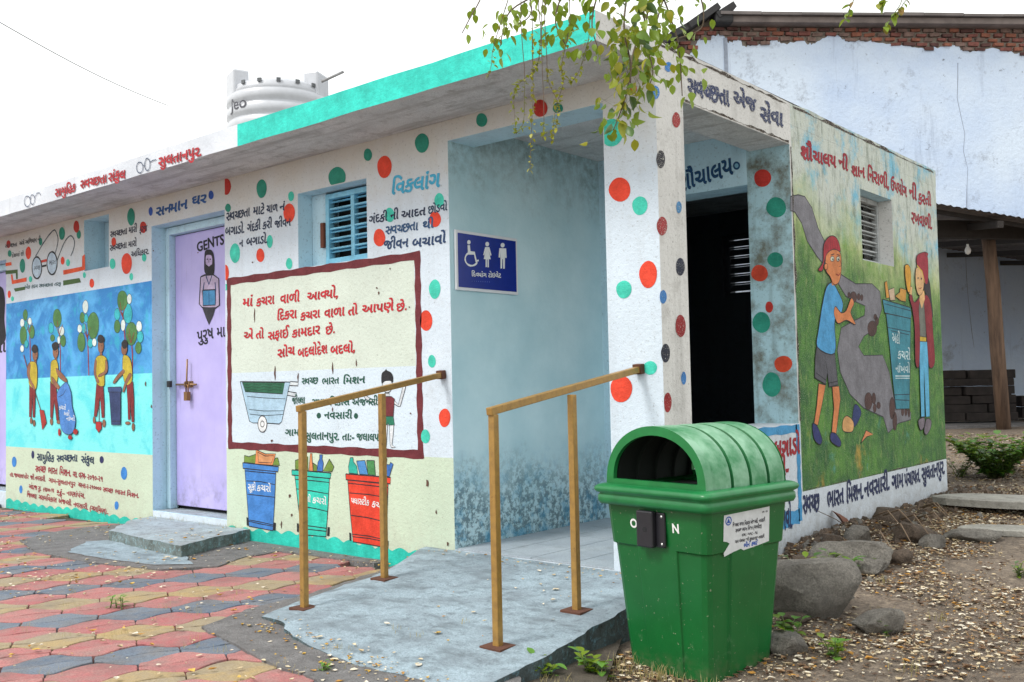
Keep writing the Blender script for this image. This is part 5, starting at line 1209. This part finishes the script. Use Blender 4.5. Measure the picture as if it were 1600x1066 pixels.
def canopy():
    tin = simple('rusty_tin', lin(120, 112, 108), .7, .3, .2, .3, 5); wood = NB('old_wood')
    v = wood.mix(wood.ramp(wood.noise(1, 6, .7, wood.map((16, 16, 1.2))), .38, .64), lin(128, 104, 86), lin(84, 68, 58)); wood.col(v); wood.rough(.9); wood.l(wood.bump(wood.noise(1, 6, .7, wood.map((40, 40, 3))), .6, .01), wood.b.inputs['Normal'])
    dkw = simple('dark_beam', (.035, .03, .028), .9, 0, .4)
    a = at_depth(1455, 318, 12.6); b = at_depth(1640, 349, 12.9); far = Vector((-.647, .762, 0)).normalized()*6.2+Vector((0, 0, .72))
    C_ = empty('canopy', (a.x, a.y, 0.3), label='low corrugated tin lean-to canopy on a wooden post beside the shed', cat='canopy'); o0 = C_.location
    d = b-a; L = d.length*6.5; e = d.normalized(); a2 = a-e*1.4
    def sheet(off):
        n = 260; V = []
        for i in range(n+1):
            t = i/n; h = .012*math.sin(t*L/.11*2*math.pi)
            for s in (0, 1): V.append(a2+e*(L*t)+far*s+Vector((0, 0, h+off))-o0)
        return V, [(2*i, 2*i+2, 2*i+3, 2*i+1) for i in range(n)]
    V, F = sheet(0); V2, F2 = sheet(.012); n0 = len(V); mm = mesh('tin_sheet', V+V2, F+[tuple(j+n0 for j in f[::-1]) for f in F2], tin); link('tin_sheet', mm, C_)
    m = MB(); m.bar(a2+far*.04-Vector((0, 0, .06))-o0, a2+e*L+far*.04-Vector((0, 0, .06))-o0, .05, .05); m.build('edge_batten', dkw, C_)
    bp0, bp1 = at_depth(1440, 358, 13.6), at_depth(1640, 362, 13.9); m = MB(); ee = (bp1-bp0).normalized(); m.bar(bp0-o0, bp0+ee*8-o0, .12, .24); m.build('beam', dkw, C_)
    for k in range(6):
        p = a2+e*(2.4+k*1.1)-Vector((0, 0, .12)); m = MB(); m.bar(p-o0, p+far-o0, .07, .09); m.build('rafter', dkw, C_)
    pt = at_depth(1542, 352, 14); pb = at_depth(1568, 660, 14); m = MB(); dd = pb-pt
    m.tube([pt-o0, pt+dd*.3+Vector((.015, 0, 0))-o0, pt+dd*.6-o0, pb+Vector((0, 0, -.1))-o0], [.09, .095, .10, .10], 8); m.build('post', wood.m, C_)
    # bulb on a wire
    q = at_depth(1512, 362, 13.8); q2 = at_depth(1512, 385, 13.8); Bq = empty('hanging_bulb', q, label='small bare bulb hanging on a wire below the tin canopy', cat='light bulb')
    m = MB(); m.tube([(0, 0, 0), q2-q], .006, 5); m.build('wire', dkw, Bq)
    m = MB(); m.lathe([(.001, -.12), (.035, -.10), (.045, -.06), (.035, -.03), (.018, 0), (.018, .03)], 12, q2-q); m.build('bulb', simple('bulb_glass', (.7, .7, .68), .2), Bq)
    # stack of old timbers by the shed wall
    W0 = at_depth(1478, 662, 15.4); St = empty('timber_stack', (W0.x, W0.y, .36), label='dark weathered stack of timber baulks behind the canopy post', cat='timber stack'); ax = (RT-Vector((0, 0, RT.z))).normalized(); back = Vector((-ax.y, ax.x, 0))
    tm = simple('blackened_timber', (.028, .022, .020), .95, 0, .8, .5, 6)
    z = .0
    for r_ in range(6):
        h = .12+R.uniform(-.01, .02); x = -1.2
        while x < 1.0:
            ln = min(R.uniform(.5, 1.1), 1.0-x+.02); m = MB(); p0 = ax*(x+.01)+Vector((0, 0, z+h/2)); p1 = ax*(x+ln-.02)+Vector((0, 0, z+h/2+R.uniform(-.01, .01))); m.bar(p0+back*R.uniform(-.04, .04), p1+back*R.uniform(-.04, .04), .5, h-.004); m.build('baulk', tm, St, bevel=.012); x += ln
        z += h
    W1 = at_depth(1585, 660, 15.6); S2 = empty('timber_pile', (W1.x, W1.y, .36), label='low dark pile of timbers right of the canopy post', cat='timber pile')
    for r_ in range(2): m = MB(); m.bar(ax*0+Vector((0, 0, .1+r_*.18)), ax*3+Vector((0, 0, .1+r_*.18)), .5, .16); m.build('baulk', tm, S2, bevel=.012)
    LD = at_depth(1478, 668, 15); m = MB(); m.bar(LD-ax*2, LD+ax*7, 1.2, .10); l = m.build('ledge', CEMENT, None, kind='structure')
canopy()
m = MB(); w0 = at_depth(-40, 12, 14); w1 = at_depth(262, 165, 22); m.tube([w0.lerp(w1, k/16)-Vector((0, 0, math.sin(math.pi*k/16)*.10)) for k in range(17)], .008, 5)
m.build('overhead_wire', simple('wire_black', (.25, .25, .26), .6), label='thin overhead wire crossing the sky at the left', cat='wire')

# ------------------------------------------------------------------ rocks, slabs, litter
def rock_mesh(seed, sx, sy, sz, rough=.11, sub=4):
    bm = bmesh.new(); bmesh.ops.create_icosphere(bm, subdivisions=sub, radius=1)
    rr = random.Random(seed); planes = []
    for k in range(13):
        d = Vector((rr.gauss(0, 1), rr.gauss(0, 1), rr.gauss(0, .8))).normalized(); planes.append((d, rr.uniform(.62, .9)))
    planes.append((Vector((.1, .1, 1)).normalized(), .72))
    for v in bm.verts:
        for d, o_ in planes:
            e_ = v.co.dot(d)-o_
            if e_ > 0: v.co -= d*e_*.92
        n = noise.noise(v.co*1.1+Vector((seed*7.3, 0, 0)))*rough*1.3+noise.noise(v.co*2.6+Vector((seed, 9, 0)))*rough*.5+abs(noise.noise(v.co*5.5+Vector((0, seed, 0))))*rough*.25
        v.co *= 1+n
        v.co = Vector((v.co.x*sx*.92, v.co.y*sy*.92, v.co.z*sz*1.15))
    me = bpy.data.meshes.new('rock'); bm.to_mesh(me); bm.free(); me.polygons.foreach_set('use_smooth', [True]*len(me.polygons)); me.set_sharp_from_angle(angle=math.radians(28)); return me
ST1 = concrete('stone_grey', lin(160, 155, 146), lin(120, 116, 110), lin(66, 62, 56), 11, bumpk=3.5, fine=.9); ST2 = concrete('stone_brown', lin(120, 104, 90), lin(90, 78, 66), lin(52, 44, 38), 12, bumpk=3.5, fine=.9)
ROCKS = [(1268,925,.30,.20,.16,ST1,'largest rounded grey boulder, at the wall foot right of the green bin'),
 (1330,866,.26,.14,.10,ST1,'long flat grey boulder lying just above the largest boulder'),
 (1372,975,.13,.09,.065,ST1,'small squarish grey rock alone on the litter in the foreground'),
 (1232,1008,.10,.08,.055,ST1,'grey rock partly hidden behind the foot of the green bin'),
 (1340,838,.10,.08,.07,ST1,'grey block leaning against the wall under the blue lettering'),
 (1385,820,.12,.09,.07,ST2,'brown clod of earth against the side wall, near its middle'),
 (1430,832,.14,.10,.07,ST2,'brown earth lump among roots below the mural'),
 (1455,848,.10,.08,.06,ST1,'grey stone at the outer edge of the rubble heap'),
 (1405,872,.09,.07,.05,ST2,'brown stone right of the long flat boulder'),
 (1350,884,.13,.08,.055,ST1,'grey stone tucked below the long flat boulder'),
 (1260,888,.10,.08,.07,ST2,'dark brown stone wedged between the wall and the largest boulder'),
 (1300,848,.09,.07,.05,ST2,'brown rubble stone beside the dead leaf at the wall'),
 (1520,838,.20,.15,.05,ST1,'low grey stone below the concrete slab at the wall end'),
 (1245,968,.09,.06,.03,ST2,'small dark pebble in the gap between boulder and bin'),
 (1408,812,.10,.08,.06,ST2,'small brown clod touching the wall below the mural girl')]
for i, (x, y, sx, sy, sz, mt, lb) in enumerate(ROCKS):
    p = at_z(x, y, .05); 
    for _ in range(3): p = at_z(x, y, soil_h(p.x, p.y)+sz*.5)
    if p.x < .04+sy and p.y > .1: p.x = .03+sy*.9
    me = rock_mesh(i+2, sx, sy, sz); me.materials.append(mt)
    o = link('rock', me, loc=(p.x, p.y, soil_h(p.x, p.y)+sz*.55), label=lb, cat='rock', group='rocks along the foot of the side wall'); o.rotation_euler = (R.uniform(-.1, .1), R.uniform(-.1, .1), math.radians(40)+R.uniform(-.5, .5))
def slab(x, y, sx, sy, th, rz, lb, dz=.0):
    p = at_z(x, y, .12)
    for _ in range(3): p = at_z(x, y, soil_h(p.x, p.y)+th)
    out = [(sx*math.cos(t)*(1+.12*math.sin(3*t+sx*9)), sy*math.sin(t)*(1+.1*math.cos(2*t))) for t in [k*math.pi/8 for k in range(16)]]
    V = [(a, b, 0) for a, b in out]+[(a*1.02, b*1.02, th*.8) for a, b in out]+[(a*.97, b*.97, th+R.uniform(-.003, .003)) for a, b in out]; N = 16
    F = [(i, (i+1) % N, N+(i+1) % N, N+i) for i in range(N)]+[(N+i, N+(i+1) % N, 2*N+(i+1) % N, 2*N+i) for i in range(N)]+[tuple(range(2*N, 3*N))]
    o = link('slab', mesh('slab', V, F, concrete('slab_stone', lin(168, 166, 158), lin(140, 138, 132), lin(98, 96, 90), 6)), loc=(p.x, p.y, soil_h(p.x, p.y)-.01+dz), label=lb, cat='slab'); o.rotation_euler = (R.uniform(-.04, .04), R.uniform(-.04, .04), rz)
slab(1590, 786, .50, .26, .06, .5, 'broad flat pale stone slab beyond the end of the side wall', .05); slab(1600, 822, .36, .18, .04, .3, 'thinner broken slab lying in front of the broad pale slab')

def ground_z(x, y):
    if inside(x, y, RAMP_OUT): return ramp_z(x, y)+.003
    if inside(x, y, STEP_OUT): return .09
    if inside(x, y, LOW): return .02
    if y < -.02 and x < .15 and (x < -.02 or y < -1.5): return .006
    return soil_h(x, y)+.004
def pix(p):
    d = p-CAM; z = d.dot(FW); return (800+FPX*d.dot(RT)/z, 533-FPX*d.dot(UP)/z, z) if z > .2 else (-999, -999, z)
def leaf_litter():
    cs = [(196,176,140),(214,200,170),(150,120,88),(226,216,196),(190,140,60),(120,92,66),(96,76,60),(206,170,80)]
    ms = []
    for c in cs:
        n = NB('litter'); n.col(n.mix(n.ramp(n.noise(60, 3, .6), .35, .7), tuple(x*.7 for x in lin(*c)), lin(*c))); n.rough(.8); ms.append(n.m)
    V = []; F = []; MI = []
    def put(x, y, s, kind):
        z = ground_z(x, y); a = R.uniform(0, 6.28); el = R.uniform(.35, .7); c, d = math.cos(a), math.sin(a); tx, ty = R.uniform(-.45, .45), R.uniform(-.45, .45); n0 = len(V)
        cup = R.uniform(.05, .5)*s
        for u, v, h in ((-1,0,.3),(-.35,-el,1),(.5,-el*.8,.8),(1,0,.5),(.5,el*.8,.8),(-.35,el,1),(0,0,0)):
            px_, py_ = u*s, v*s; V.append((x+px_*c-py_*d, y+px_*d+py_*c, z+cup*h+abs(px_*tx+py_*ty)*.6+R.uniform(0, .004)))
        for i in range(6): F.append((n0+6, n0+i, n0+(i+1) % 6)); MI.append(kind)
    t = 0; n = 0
    while n < 27000 and t < 600000:
        t += 1; x = R.uniform(.0, 5.2); y = R.uniform(-2.0, 11) if R.random() < .55 else R.uniform(-2.0, 3.5)
        if x < .03 or (y < 0 and x < .22): continue
        if y < 4.5 and x < .04: continue
        X, Y, z = pix(Vector((x, y, 0)))
        if not (-60 < X < 1700 and Y < 1150): continue
        dens = .34+1.5*noise.noise(Vector((x*1.3, y*1.3, 5)))+.5*noise.noise(Vector((x*5, y*5, 1)))+.5*math.exp(-x/.8)
        if R.random() > dens: continue
        put(x, y, R.choice((.004, .004, .005, .005, .006, .007, .008, .010, .013, .018)), R.choice((0,0,1,2,2,3,3,5,5,6,6,6,4,1))); n += 1
    for k in range(2600):   # leaves caught on the bank at the wall foot
        y = R.uniform(.2, 4.6); put(.03+abs(R.gauss(0, .30)), y, R.choice((.008, .012, .016, .022)), R.choice((5, 6, 6, 2, 3, 0, 1, 5)))
    n = 0
    while n < 2600:
        x = R.uniform(-3, 1); y = R.uniform(4.6, 10); X, Y, z = pix(Vector((x, y, .2)))
        if X < 1470: continue
        put(x, y, R.choice((.01, .015, .02)), R.choice((0,1,2,3,5,6,0))); n += 1
    n = 0
    while n < 1900:
        x = R.uniform(-8, .1); y = R.uniform(-3.2, -.03)
        if R.random() > .35+1.1*noise.noise(Vector((x*1.1, y*1.1, 8))): continue
        if inside(x, y, RAMP_OUT) and R.random() < .8: n += 1; continue
        put(x, y, R.choice((.006, .008, .011, .015, .019)), R.choice((0,1,3,3,4,7,1))); n += 1
    for k in range(240):   # drift where the ramp meets the apron and against its edge
        if k < 150: t = R.random(); x = -1.3+t*1.45; y = -1.45-.2*t+R.gauss(0, .05)
        else: x = R.uniform(-2.1, 0); y = -.06-R.random()**2*.12
        put(x, y, R.choice((.006, .008, .011)), R.choice((0,4,7,3,1,4)))
    link('leaf_litter', mesh('leaf_litter', V, F, ms, MI), kind='stuff', label='dry fallen leaves and petals scattered over the ground', cat='leaf litter')
leaf_litter()
def twigs():
    m = MB(); br = simple('twig_brown', lin(110, 92, 74), .9); 
    for k in range(420):
        x, y = R.uniform(.15, 3.5), R.uniform(-1.9, 6); a = R.uniform(0, 3.14); l = R.uniform(.03, .12)
        if y < 0 and x < .3: continue
        z = soil_h(x, y)+.008; m.tube([(x, y, z), (x+l*.5*math.cos(a+.2), y+l*.5*math.sin(a+.2), z+R.uniform(0, .02)), (x+l*math.cos(a), y+l*math.sin(a), z+R.uniform(0, .015))], .0016, 3)
    m.build('dry_twigs', br, kind='stuff', label='thin dry twigs and straws on the soil', cat='twigs')
    rb = MB(); 
    for k in range(2600):
        y = R.uniform(.15, 4.6) if k < 2200 else R.uniform(4.4, 7); x = .02+abs(R.gauss(0, .24)) if k < 2200 else R.uniform(-.4, 1.4); s = R.choice((.006, .007, .008, .01, .012, .015, .02, .028, .04)); z = soil_h(x, y)+s*.1
        rm = [Vector(p)*s*R.uniform(.7, 1.2) for p in ((1,0,-.3),(0,1,-.2),(-1,0,-.3),(0,-1,-.3),(.3,.2,.8),(-.4,-.2,.7))]
        rb.add([Matrix.Rotation(x*97, 3, 'Z') @ Matrix.Rotation(y*51 % .9-.45, 3, 'X') @ p+Vector((x, y, z)) for p in rm], [(0,1,4),(1,5,4),(1,2,5),(2,3,5),(3,4,5),(3,0,4)], R.choice((0, 1, 1, 2, 2, 2)))
    rb.build('gravel', [ST1, ST2, concrete('clod_soil', lin(118, 100, 84), lin(92, 78, 66), lin(60, 50, 42), 20, bumpk=2)], kind='stuff', label='small rubble and clods along the wall foot', cat='gravel')
twigs()

# ------------------------------------------------------------------ plants
def leafmat(name, a, b, tr=.35):
    n = NB(name); oi = n.n('ShaderNodeObjectInfo'); f = n.mul(n.noise(7, 3, .5), oi.outputs['Random'], 'ADD'); c = n.mix(n.ramp(f, .4, 1.2), a, b); n.col(c); n.rough(.42)
    t = n.n('ShaderNodeBsdfTranslucent'); n.l(n.mix(.5, c, (.30, .36, .04)), t.inputs['Color']); mxs = n.n('ShaderNodeMixShader'); mxs.inputs[0].default_value = tr
    out = [q for q in n.t.nodes if q.type == 'OUTPUT_MATERIAL'][0]; n.l(n.b.outputs[0], mxs.inputs[1]); n.l(t.outputs[0], mxs.inputs[2]); n.l(mxs.outputs[0], out.inputs[0]); return n.m
GA = leafmat('leaf_green', (.10, .20, .015), (.20, .30, .02)); GB = leafmat('leaf_yellow_green', (.20, .26, .02), (.34, .32, .02)); GC = leafmat('leaf_dark', (.03, .08, .02), (.06, .13, .03), .2); GY_ = leafmat('leaf_brown', (.24, .14, .03), (.14, .08, .02)); GD = leafmat('leaf_fresh', (.07, .22, .03), (.14, .32, .05))
GYL = leafmat('leaf_yellow', (.55, .42, .02), (.5, .3, .02))
STEM = simple('stem_green', (.10, .14, .04), .6); STB = simple('stem_brown', (.14, .10, .07), .8)
def leaf_geo(L, W, fold=.25, droop=.2):
    V = []; n = 5
    for k in range(n+1):
        t = k/n; w_ = W*math.sin(math.pi*t**.8)**.9*.5 if 0 < t < 1 else 0; y = L*t; z = -droop*L*t*t
        V += [(-w_, y, z+fold*w_), (0, y, z), (w_, y, z+fold*w_)]
    F = []
    for k in range(n): a = 3*k; b = a+3; F += [(a, a+1, b+1, b), (a+1, a+2, b+2, b+1)]
    return V, F
def basis(d, up=Vector((0, 0, 1))):
    y = d.normalized(); x = y.cross(up); x = x.normalized() if x.length > 1e-3 else Vector((1, 0, 0)); z = x.cross(y); return Matrix((x, y, z)).transposed()
def small_plant(name, loc, nst, h, L, W, mats, lb, cat, spread=.5, group=None, per=6, stem=STEM):
    o = empty(name, loc, label=lb, cat=cat, group=group); sm = MB(); V = []; F = []; MI = []
    for s in range(nst):
        a = R.uniform(0, 6.28); hh = h*R.uniform(.6, 1.1); top = Vector((math.cos(a)*spread*hh, math.sin(a)*spread*hh, hh)); b0 = Vector((R.gauss(0, .02), R.gauss(0, .02), -.02))
        pts = [b0, b0.lerp(top, .4)+Vector((0, 0, hh*.1)), top]; sm.tube(pts, [.004, .003, .0015], 4)
        for k in range(per):
            t = .2+.8*k/max(1, per-1); p = b0.lerp(top, t)+Vector((0, 0, hh*.1*(1-abs(2*t-1)))); az = a+k*2.4+R.uniform(-.4, .4); d = Vector((math.cos(az), math.sin(az), R.uniform(.0, .7)))
            gv, gf = leaf_geo(L*R.uniform(.6, 1.1), W*R.uniform(.7, 1.1)); M = basis(d); n0 = len(V); V += [p+M@Vector(q) for q in gv]; F += [tuple(n0+j for j in q) for q in gf]; MI += [R.randrange(len(mats))]*len(gf)
    sm.build('stem', stem, o); link('foliage', mesh('foliage', V, F, mats, MI, True), o, kind='stuff'); return o
p = at_z(1556, 728, .25); small_plant('bush', (p.x, p.y, soil_h(p.x, p.y)), 100, .34, .10, .07, [GD, GD, GA, GC], 'leafy bright green bush growing beyond the wall end below the canopy post', 'bush', 1.15, per=9)
p = at_z(1500, 735, .2); small_plant('weed', (p.x, p.y, soil_h(p.x, p.y)), 14, .16, .05, .03, [GA, GC], 'low dark weed left of the bright green bush', 'weed', .8)
for x, y, ns, h, L, W, mts, lb in [(1275,945,9,.20,.075,.035,[GC, GC, GA],'dark leafy weed with reddish stems growing in front of the largest boulder'),
   (1318,900,6,.12,.085,.03,[GA, GD],'green weed with long pointed leaves right of the largest boulder'),
   (1240,1012,7,.10,.05,.04,[GD, GD, GA],'fresh green round-leaved weed beside the foot of the bin'),
   (1302,1028,6,.08,.045,.032,[GD, GA],'small fresh green weed in the foreground litter'),
   (1385,992,3,.05,.03,.02,[GD],'tiny sprout behind the small squarish rock'),
   (930,1062,9,.10,.06,.035,[GD, GA],'green weed between the ramp edge and the bin'),
   (852,1068,5,.09,.06,.032,[GD, GA],'green weed at the front corner of the ramp'),
   (1370,890,4,.06,.04,.02,[GD, GA],'small weed beside the brown stones'),
   (1590,900,6,.06,.04,.02,[GA, GC],'low weed at the right edge of the litter'),
   (187,950,4,.055,.035,.018,[GD],'sprout growing from a paver joint'),
   (505,1050,5,.03,.03,.012,[GD, GA],'flat tuft of green in the pavers at the bottom')]:
    g = at_z(x, y, 0 if x < 800 else -.05)
    if x > 800:
        for _ in range(3): g = at_z(x, y, soil_h(g.x, g.y))
    small_plant('weed', (g.x, g.y, ground_z(g.x, g.y)), ns, h, L, W, mts, lb, 'weed', .6)
def grass():
    V = []; F = []; 
    def tuft(x, y, n, h, s):
        z = ground_z(x, y)
        for k in range(n):
            a = R.uniform(0, 6.28); hh = h*R.uniform(.4, 1); bx, by = x+R.gauss(0, s), y+R.gauss(0, s); lx, ly = math.cos(a)*hh*.5, math.sin(a)*hh*.5; w_ = .0013; n0 = len(V)
            V.extend([(bx-w_, by, z-.01), (bx+w_, by, z-.01), (bx+lx*.4+w_*.7, by+ly*.4, z+hh*.6), (bx+lx*.4-w_*.7, by+ly*.4, z+hh*.6), (bx+lx, by+ly, z+hh)])
            F.extend([(n0, n0+1, n0+2, n0+3), (n0+3, n0+2, n0+4)])
    for k in range(60): 
        x, y = R.uniform(.2, 3.4), R.uniform(-1.9, 5)
        if x > .25: tuft(x, y, 10, .05, .03)
    for k in range(12): t = R.random(); tuft(.42+.33*t+R.gauss(0, .03), -.90-.02*t+R.gauss(0, .04), 9, .06, .03)
    for k in range(20): tuft(.18+R.random()*.2, -1.3+R.random()*1.1, 9, .07, .03)
    for k in range(70): tuft(R.uniform(-5, -.4), R.uniform(-2.6, -.9), 6, .028, .02)
    for k in range(40): tuft(R.uniform(-7.4, -1.9), -.015, 6, .03, .03)
    link('grass', mesh('grass', V, F, [leafmat('dry_grass', (.12, .16, .04), (.34, .28, .12), .2)]), kind='stuff', label='sparse thin grass blades in the soil and paver joints', cat='grass')
grass()
# dead leaf and stick leaning on the wall
g = at_z(1288, 838, .1); V, F = leaf_geo(.16, .13, .5, .35); M = basis(Vector((-.3, .2, .9)), Vector((1, 0, 0)))
link('dead_leaf', mesh('dead_leaf', [M@Vector(q) for q in V], F, simple('dead_leaf_brown', lin(110, 66, 46), .7)), loc=(.10, 1.95, .10), label='large curled brown dead leaf leaning on the side wall', cat='leaf')
m = MB(); m.tube([(0, 0, 0), (-.05, -.18, .1), (-.09, -.36, .17)], [.004, .003, .002], 5)
m.build('stick', STB, loc=(.14, 2.0, .10), label='thin dark stick leaning on the wall beside the dead leaf', cat='stick')
m = MB()
for k in range(9):
    a = R.uniform(-.5, .8); p0 = Vector((R.uniform(.25, .45), R.uniform(1.6, 2.9), .12)); p0.z = soil_h(p0.x, p0.y)+.05
    m.tube([p0, p0+Vector((.12, -.12+a*.1, .05)), p0+Vector((.26, -.3+a*.2, -.03))], [.006, .005, .002], 5)
m.build('dead_roots', simple('root_brown', lin(128, 108, 88), .9, 0, .5), label='tangle of dry brown roots over the rubble heap', cat='roots')

# ------------------------------------------------------------------ hanging branch in front
def branch():
    D = 3.0; root = at_depth(990, -260, D+.3)
    B = empty('hanging_branch', root, label='leafy green branch hanging down over the corner of the roof', cat='branch')
    lm = {}
    for nm, mt in (('g', GA), ('b', GB), ('d', GC), ('o', GY_), ('y', GYL)):
        for q in range(2):
            V, F = leaf_geo(.046*(1+.2*q), .030*(1+.1*q), .3+.25*q, .15+.3*q); lm[nm, q] = mesh('leaf', V, F, mt, smooth=True)
    cnt = [0]; rest = {'V': [], 'F': []}; cam_r = RT
    def strand(px, dep, n, wob, cols, size=1.0, r=.004, tiny=False, mat=STB):
        P = [at_depth(x, y, dep+dz)-root for (x, y, dz) in px]; S_ = smooth_open(P, 6); m = MB(); rr = [r*(1-.6*i/len(S_)) for i in range(len(S_))]; m.tube(S_, rr, 5); tw = m.build('twig', STEM if tiny else mat, B)
        V = []; F = []
        for k in range(n):
            t = (k+.5)/n; i = int(t*(len(S_)-1)); p = S_[i].lerp(S_[min(i+1, len(S_)-1)], t*(len(S_)-1)-i)
            off = Vector((R.gauss(0, wob), R.gauss(0, wob), R.gauss(0, wob*.7)))
            d = Vector((R.uniform(-1, 1), R.uniform(-1, 1), R.uniform(-2.2, -.3)))+off.normalized()*.6 if not tiny else Vector((R.uniform(-1, 1), R.uniform(-1, 1), R.uniform(-1, .6)))
            c = R.choice(cols); s = size*R.uniform(.45, .92)
            if not tiny and cnt[0] < 296:
                M = basis(d); o = link('leaf', lm[c, R.randrange(2)], tw); o.matrix_basis = Matrix.Translation(p+off) @ M.to_4x4() @ Matrix.Rotation(R.uniform(0, 6.28), 4, 'Y') @ Matrix.Diagonal((s, s, s, 1)); cnt[0] += 1
                if off.length > .02:
                    mm = MB(); 
                    rest['V'] += [p, p+off, p+off+Vector((.001, .001, 0))]; nn = len(rest['V']); rest['F'].append((nn-3, nn-2, nn-1))
            else:
                gv, gf = leaf_geo(.020*s, .013*s, .3, .2) if tiny else leaf_geo(.046*s, .030*s); M = basis(d); n0 = len(V); V += [p+off+M@Vector(q) for q in gv]; F += [tuple(n0+j for j in q) for q in gf]
        if V: link('small_leaves', mesh('small_leaves', V, F, GB if tiny else GA, smooth=True), tw, kind='stuff')
    top = (990, -250, .3)
    strand([top,(985,-60,.1),(975,40,0),(985,100,0),(978,150,0),(958,205,0)], 3.0, 190, .036, 'ggbbbgd')
    strand([top,(1000,-60,0),(1012,20,0),(990,80,-.1),(985,130,-.1)], 3.0, 105, .048, 'gbbgd')
    strand([top,(1020,-60,.1),(1045,20,.1),(1060,70,.1),(1066,150,.1)], 3.1, 70, .026, 'ggbg')
    strand([top,(960,-60,0),(935,-10,0),(925,40,0),(938,85,0)], 2.9, 66, .032, 'gdgo')
    strand([top,(930,-70,.1),(860,-20,.1),(800,15,.1),(786,50,.1),(782,72,.1)], 3.1, 74, .030, 'gdgo')
    strand([top,(920,-70,0),(880,-10,0),(868,35,0),(885,72,0)], 3.0, 72, .036, 'googb')
    strand([top,(900,-80,.2),(830,-40,.2),(830,20,.2),(805,40,.2)], 3.2, 50, .034, 'gdo')
    strand([top,(900,-80,.2),(780,-40,.2),(745,10,.2),(722,52,.2)], 3.2, 20, .022, 'gdg')
    strand([top,(1050,-60,.2),(1085,-20,.2),(1098,10,.2),(1095,45,.2),(1060,60,.2)], 3.2, 22, .03, 'gygy')
    strand([top,(1040,-60,.1),(1030,20,.1),(1020,50,.1),(1040,70,.1)], 3.1, 40, .034, 'ygby')
    strand([top,(1000,-60,.1),(1010,60,.1),(1020,110,.1),(1016,130,.1)], 3.0, 24, .024, 'gbg')
    for px, n in (([(890,40,0),(878,100,0),(880,130,0),(868,170,0),(862,222,0)],34),([(800,-20,0),(772,70,0),(768,100,0),(762,122,0)],10),([(845,60,0),(838,105,0),(812,130,0),(803,150,0),(806,205,0)],36),
                  ([(832,40,0),(833,140,0),(831,190,0),(828,268,0)],26),([(855,110,0),(858,130,0),(872,165,0),(868,200,0)],16),([(920,60,0),(905,110,0),(892,130,0)],14),([(850,190,0),(848,216,0)],7),([(820,130,0),(818,190,0),(806,210,0)],9)):
        strand([top, (px[0][0]+10, -70, 0)]+px, 2.95, 0, .0, 'g', r=.0016); 
        P = px; strand(P, 2.95, n*2, .004, 'b', 1.0, .0012, True)
    link('petiole', mesh('petiole', rest['V'], rest['F'], STEM), B, kind='stuff')
    lim = MB(); lim.tube([Vector((0, 0, 0)), RT*.5+Vector((0, 0, .25)), RT*1.4+Vector((0, 0, .45)), RT*2.6+Vector((.3, 0, .6))], [.012, .02, .03, .04], 8); lim.build('limb', STB, B)
    # second, shorter spray at the right
    r2 = at_depth(1380, -120, 3.4); B2 = empty('leafy_sprig', r2, label='short sprig of small leaves dipping in at the top right', cat='branch')
    for px in ([(1390,-100),(1345,-20),(1330,8),(1321,30)], [(1385,-100),(1375,-20),(1378,0),(1374,6)], [(1400,-100),(1410,-10),(1398,20),(1382,42)], [(1400,-90),(1425,-20),(1412,5),(1402,22)]):
        m = MB(); P = smooth_open([at_depth(x, y, 3.4)-r2 for x, y in px], 4); m.tube(P, .0015, 4); tw = m.build('twig', STEM, B2)
        for k in range(7):
            p = P[-1-int(k*.9)]; o = link('leaf', lm[R.choice('gbgo'), 0], tw); s = R.uniform(.5, .85); o.matrix_basis = Matrix.Translation(p) @ basis(Vector((R.uniform(-1, 1), R.uniform(-1, 1), R.uniform(-1.5, 0)))).to_4x4() @ Matrix.Diagonal((s, s, s, 1))
branch()
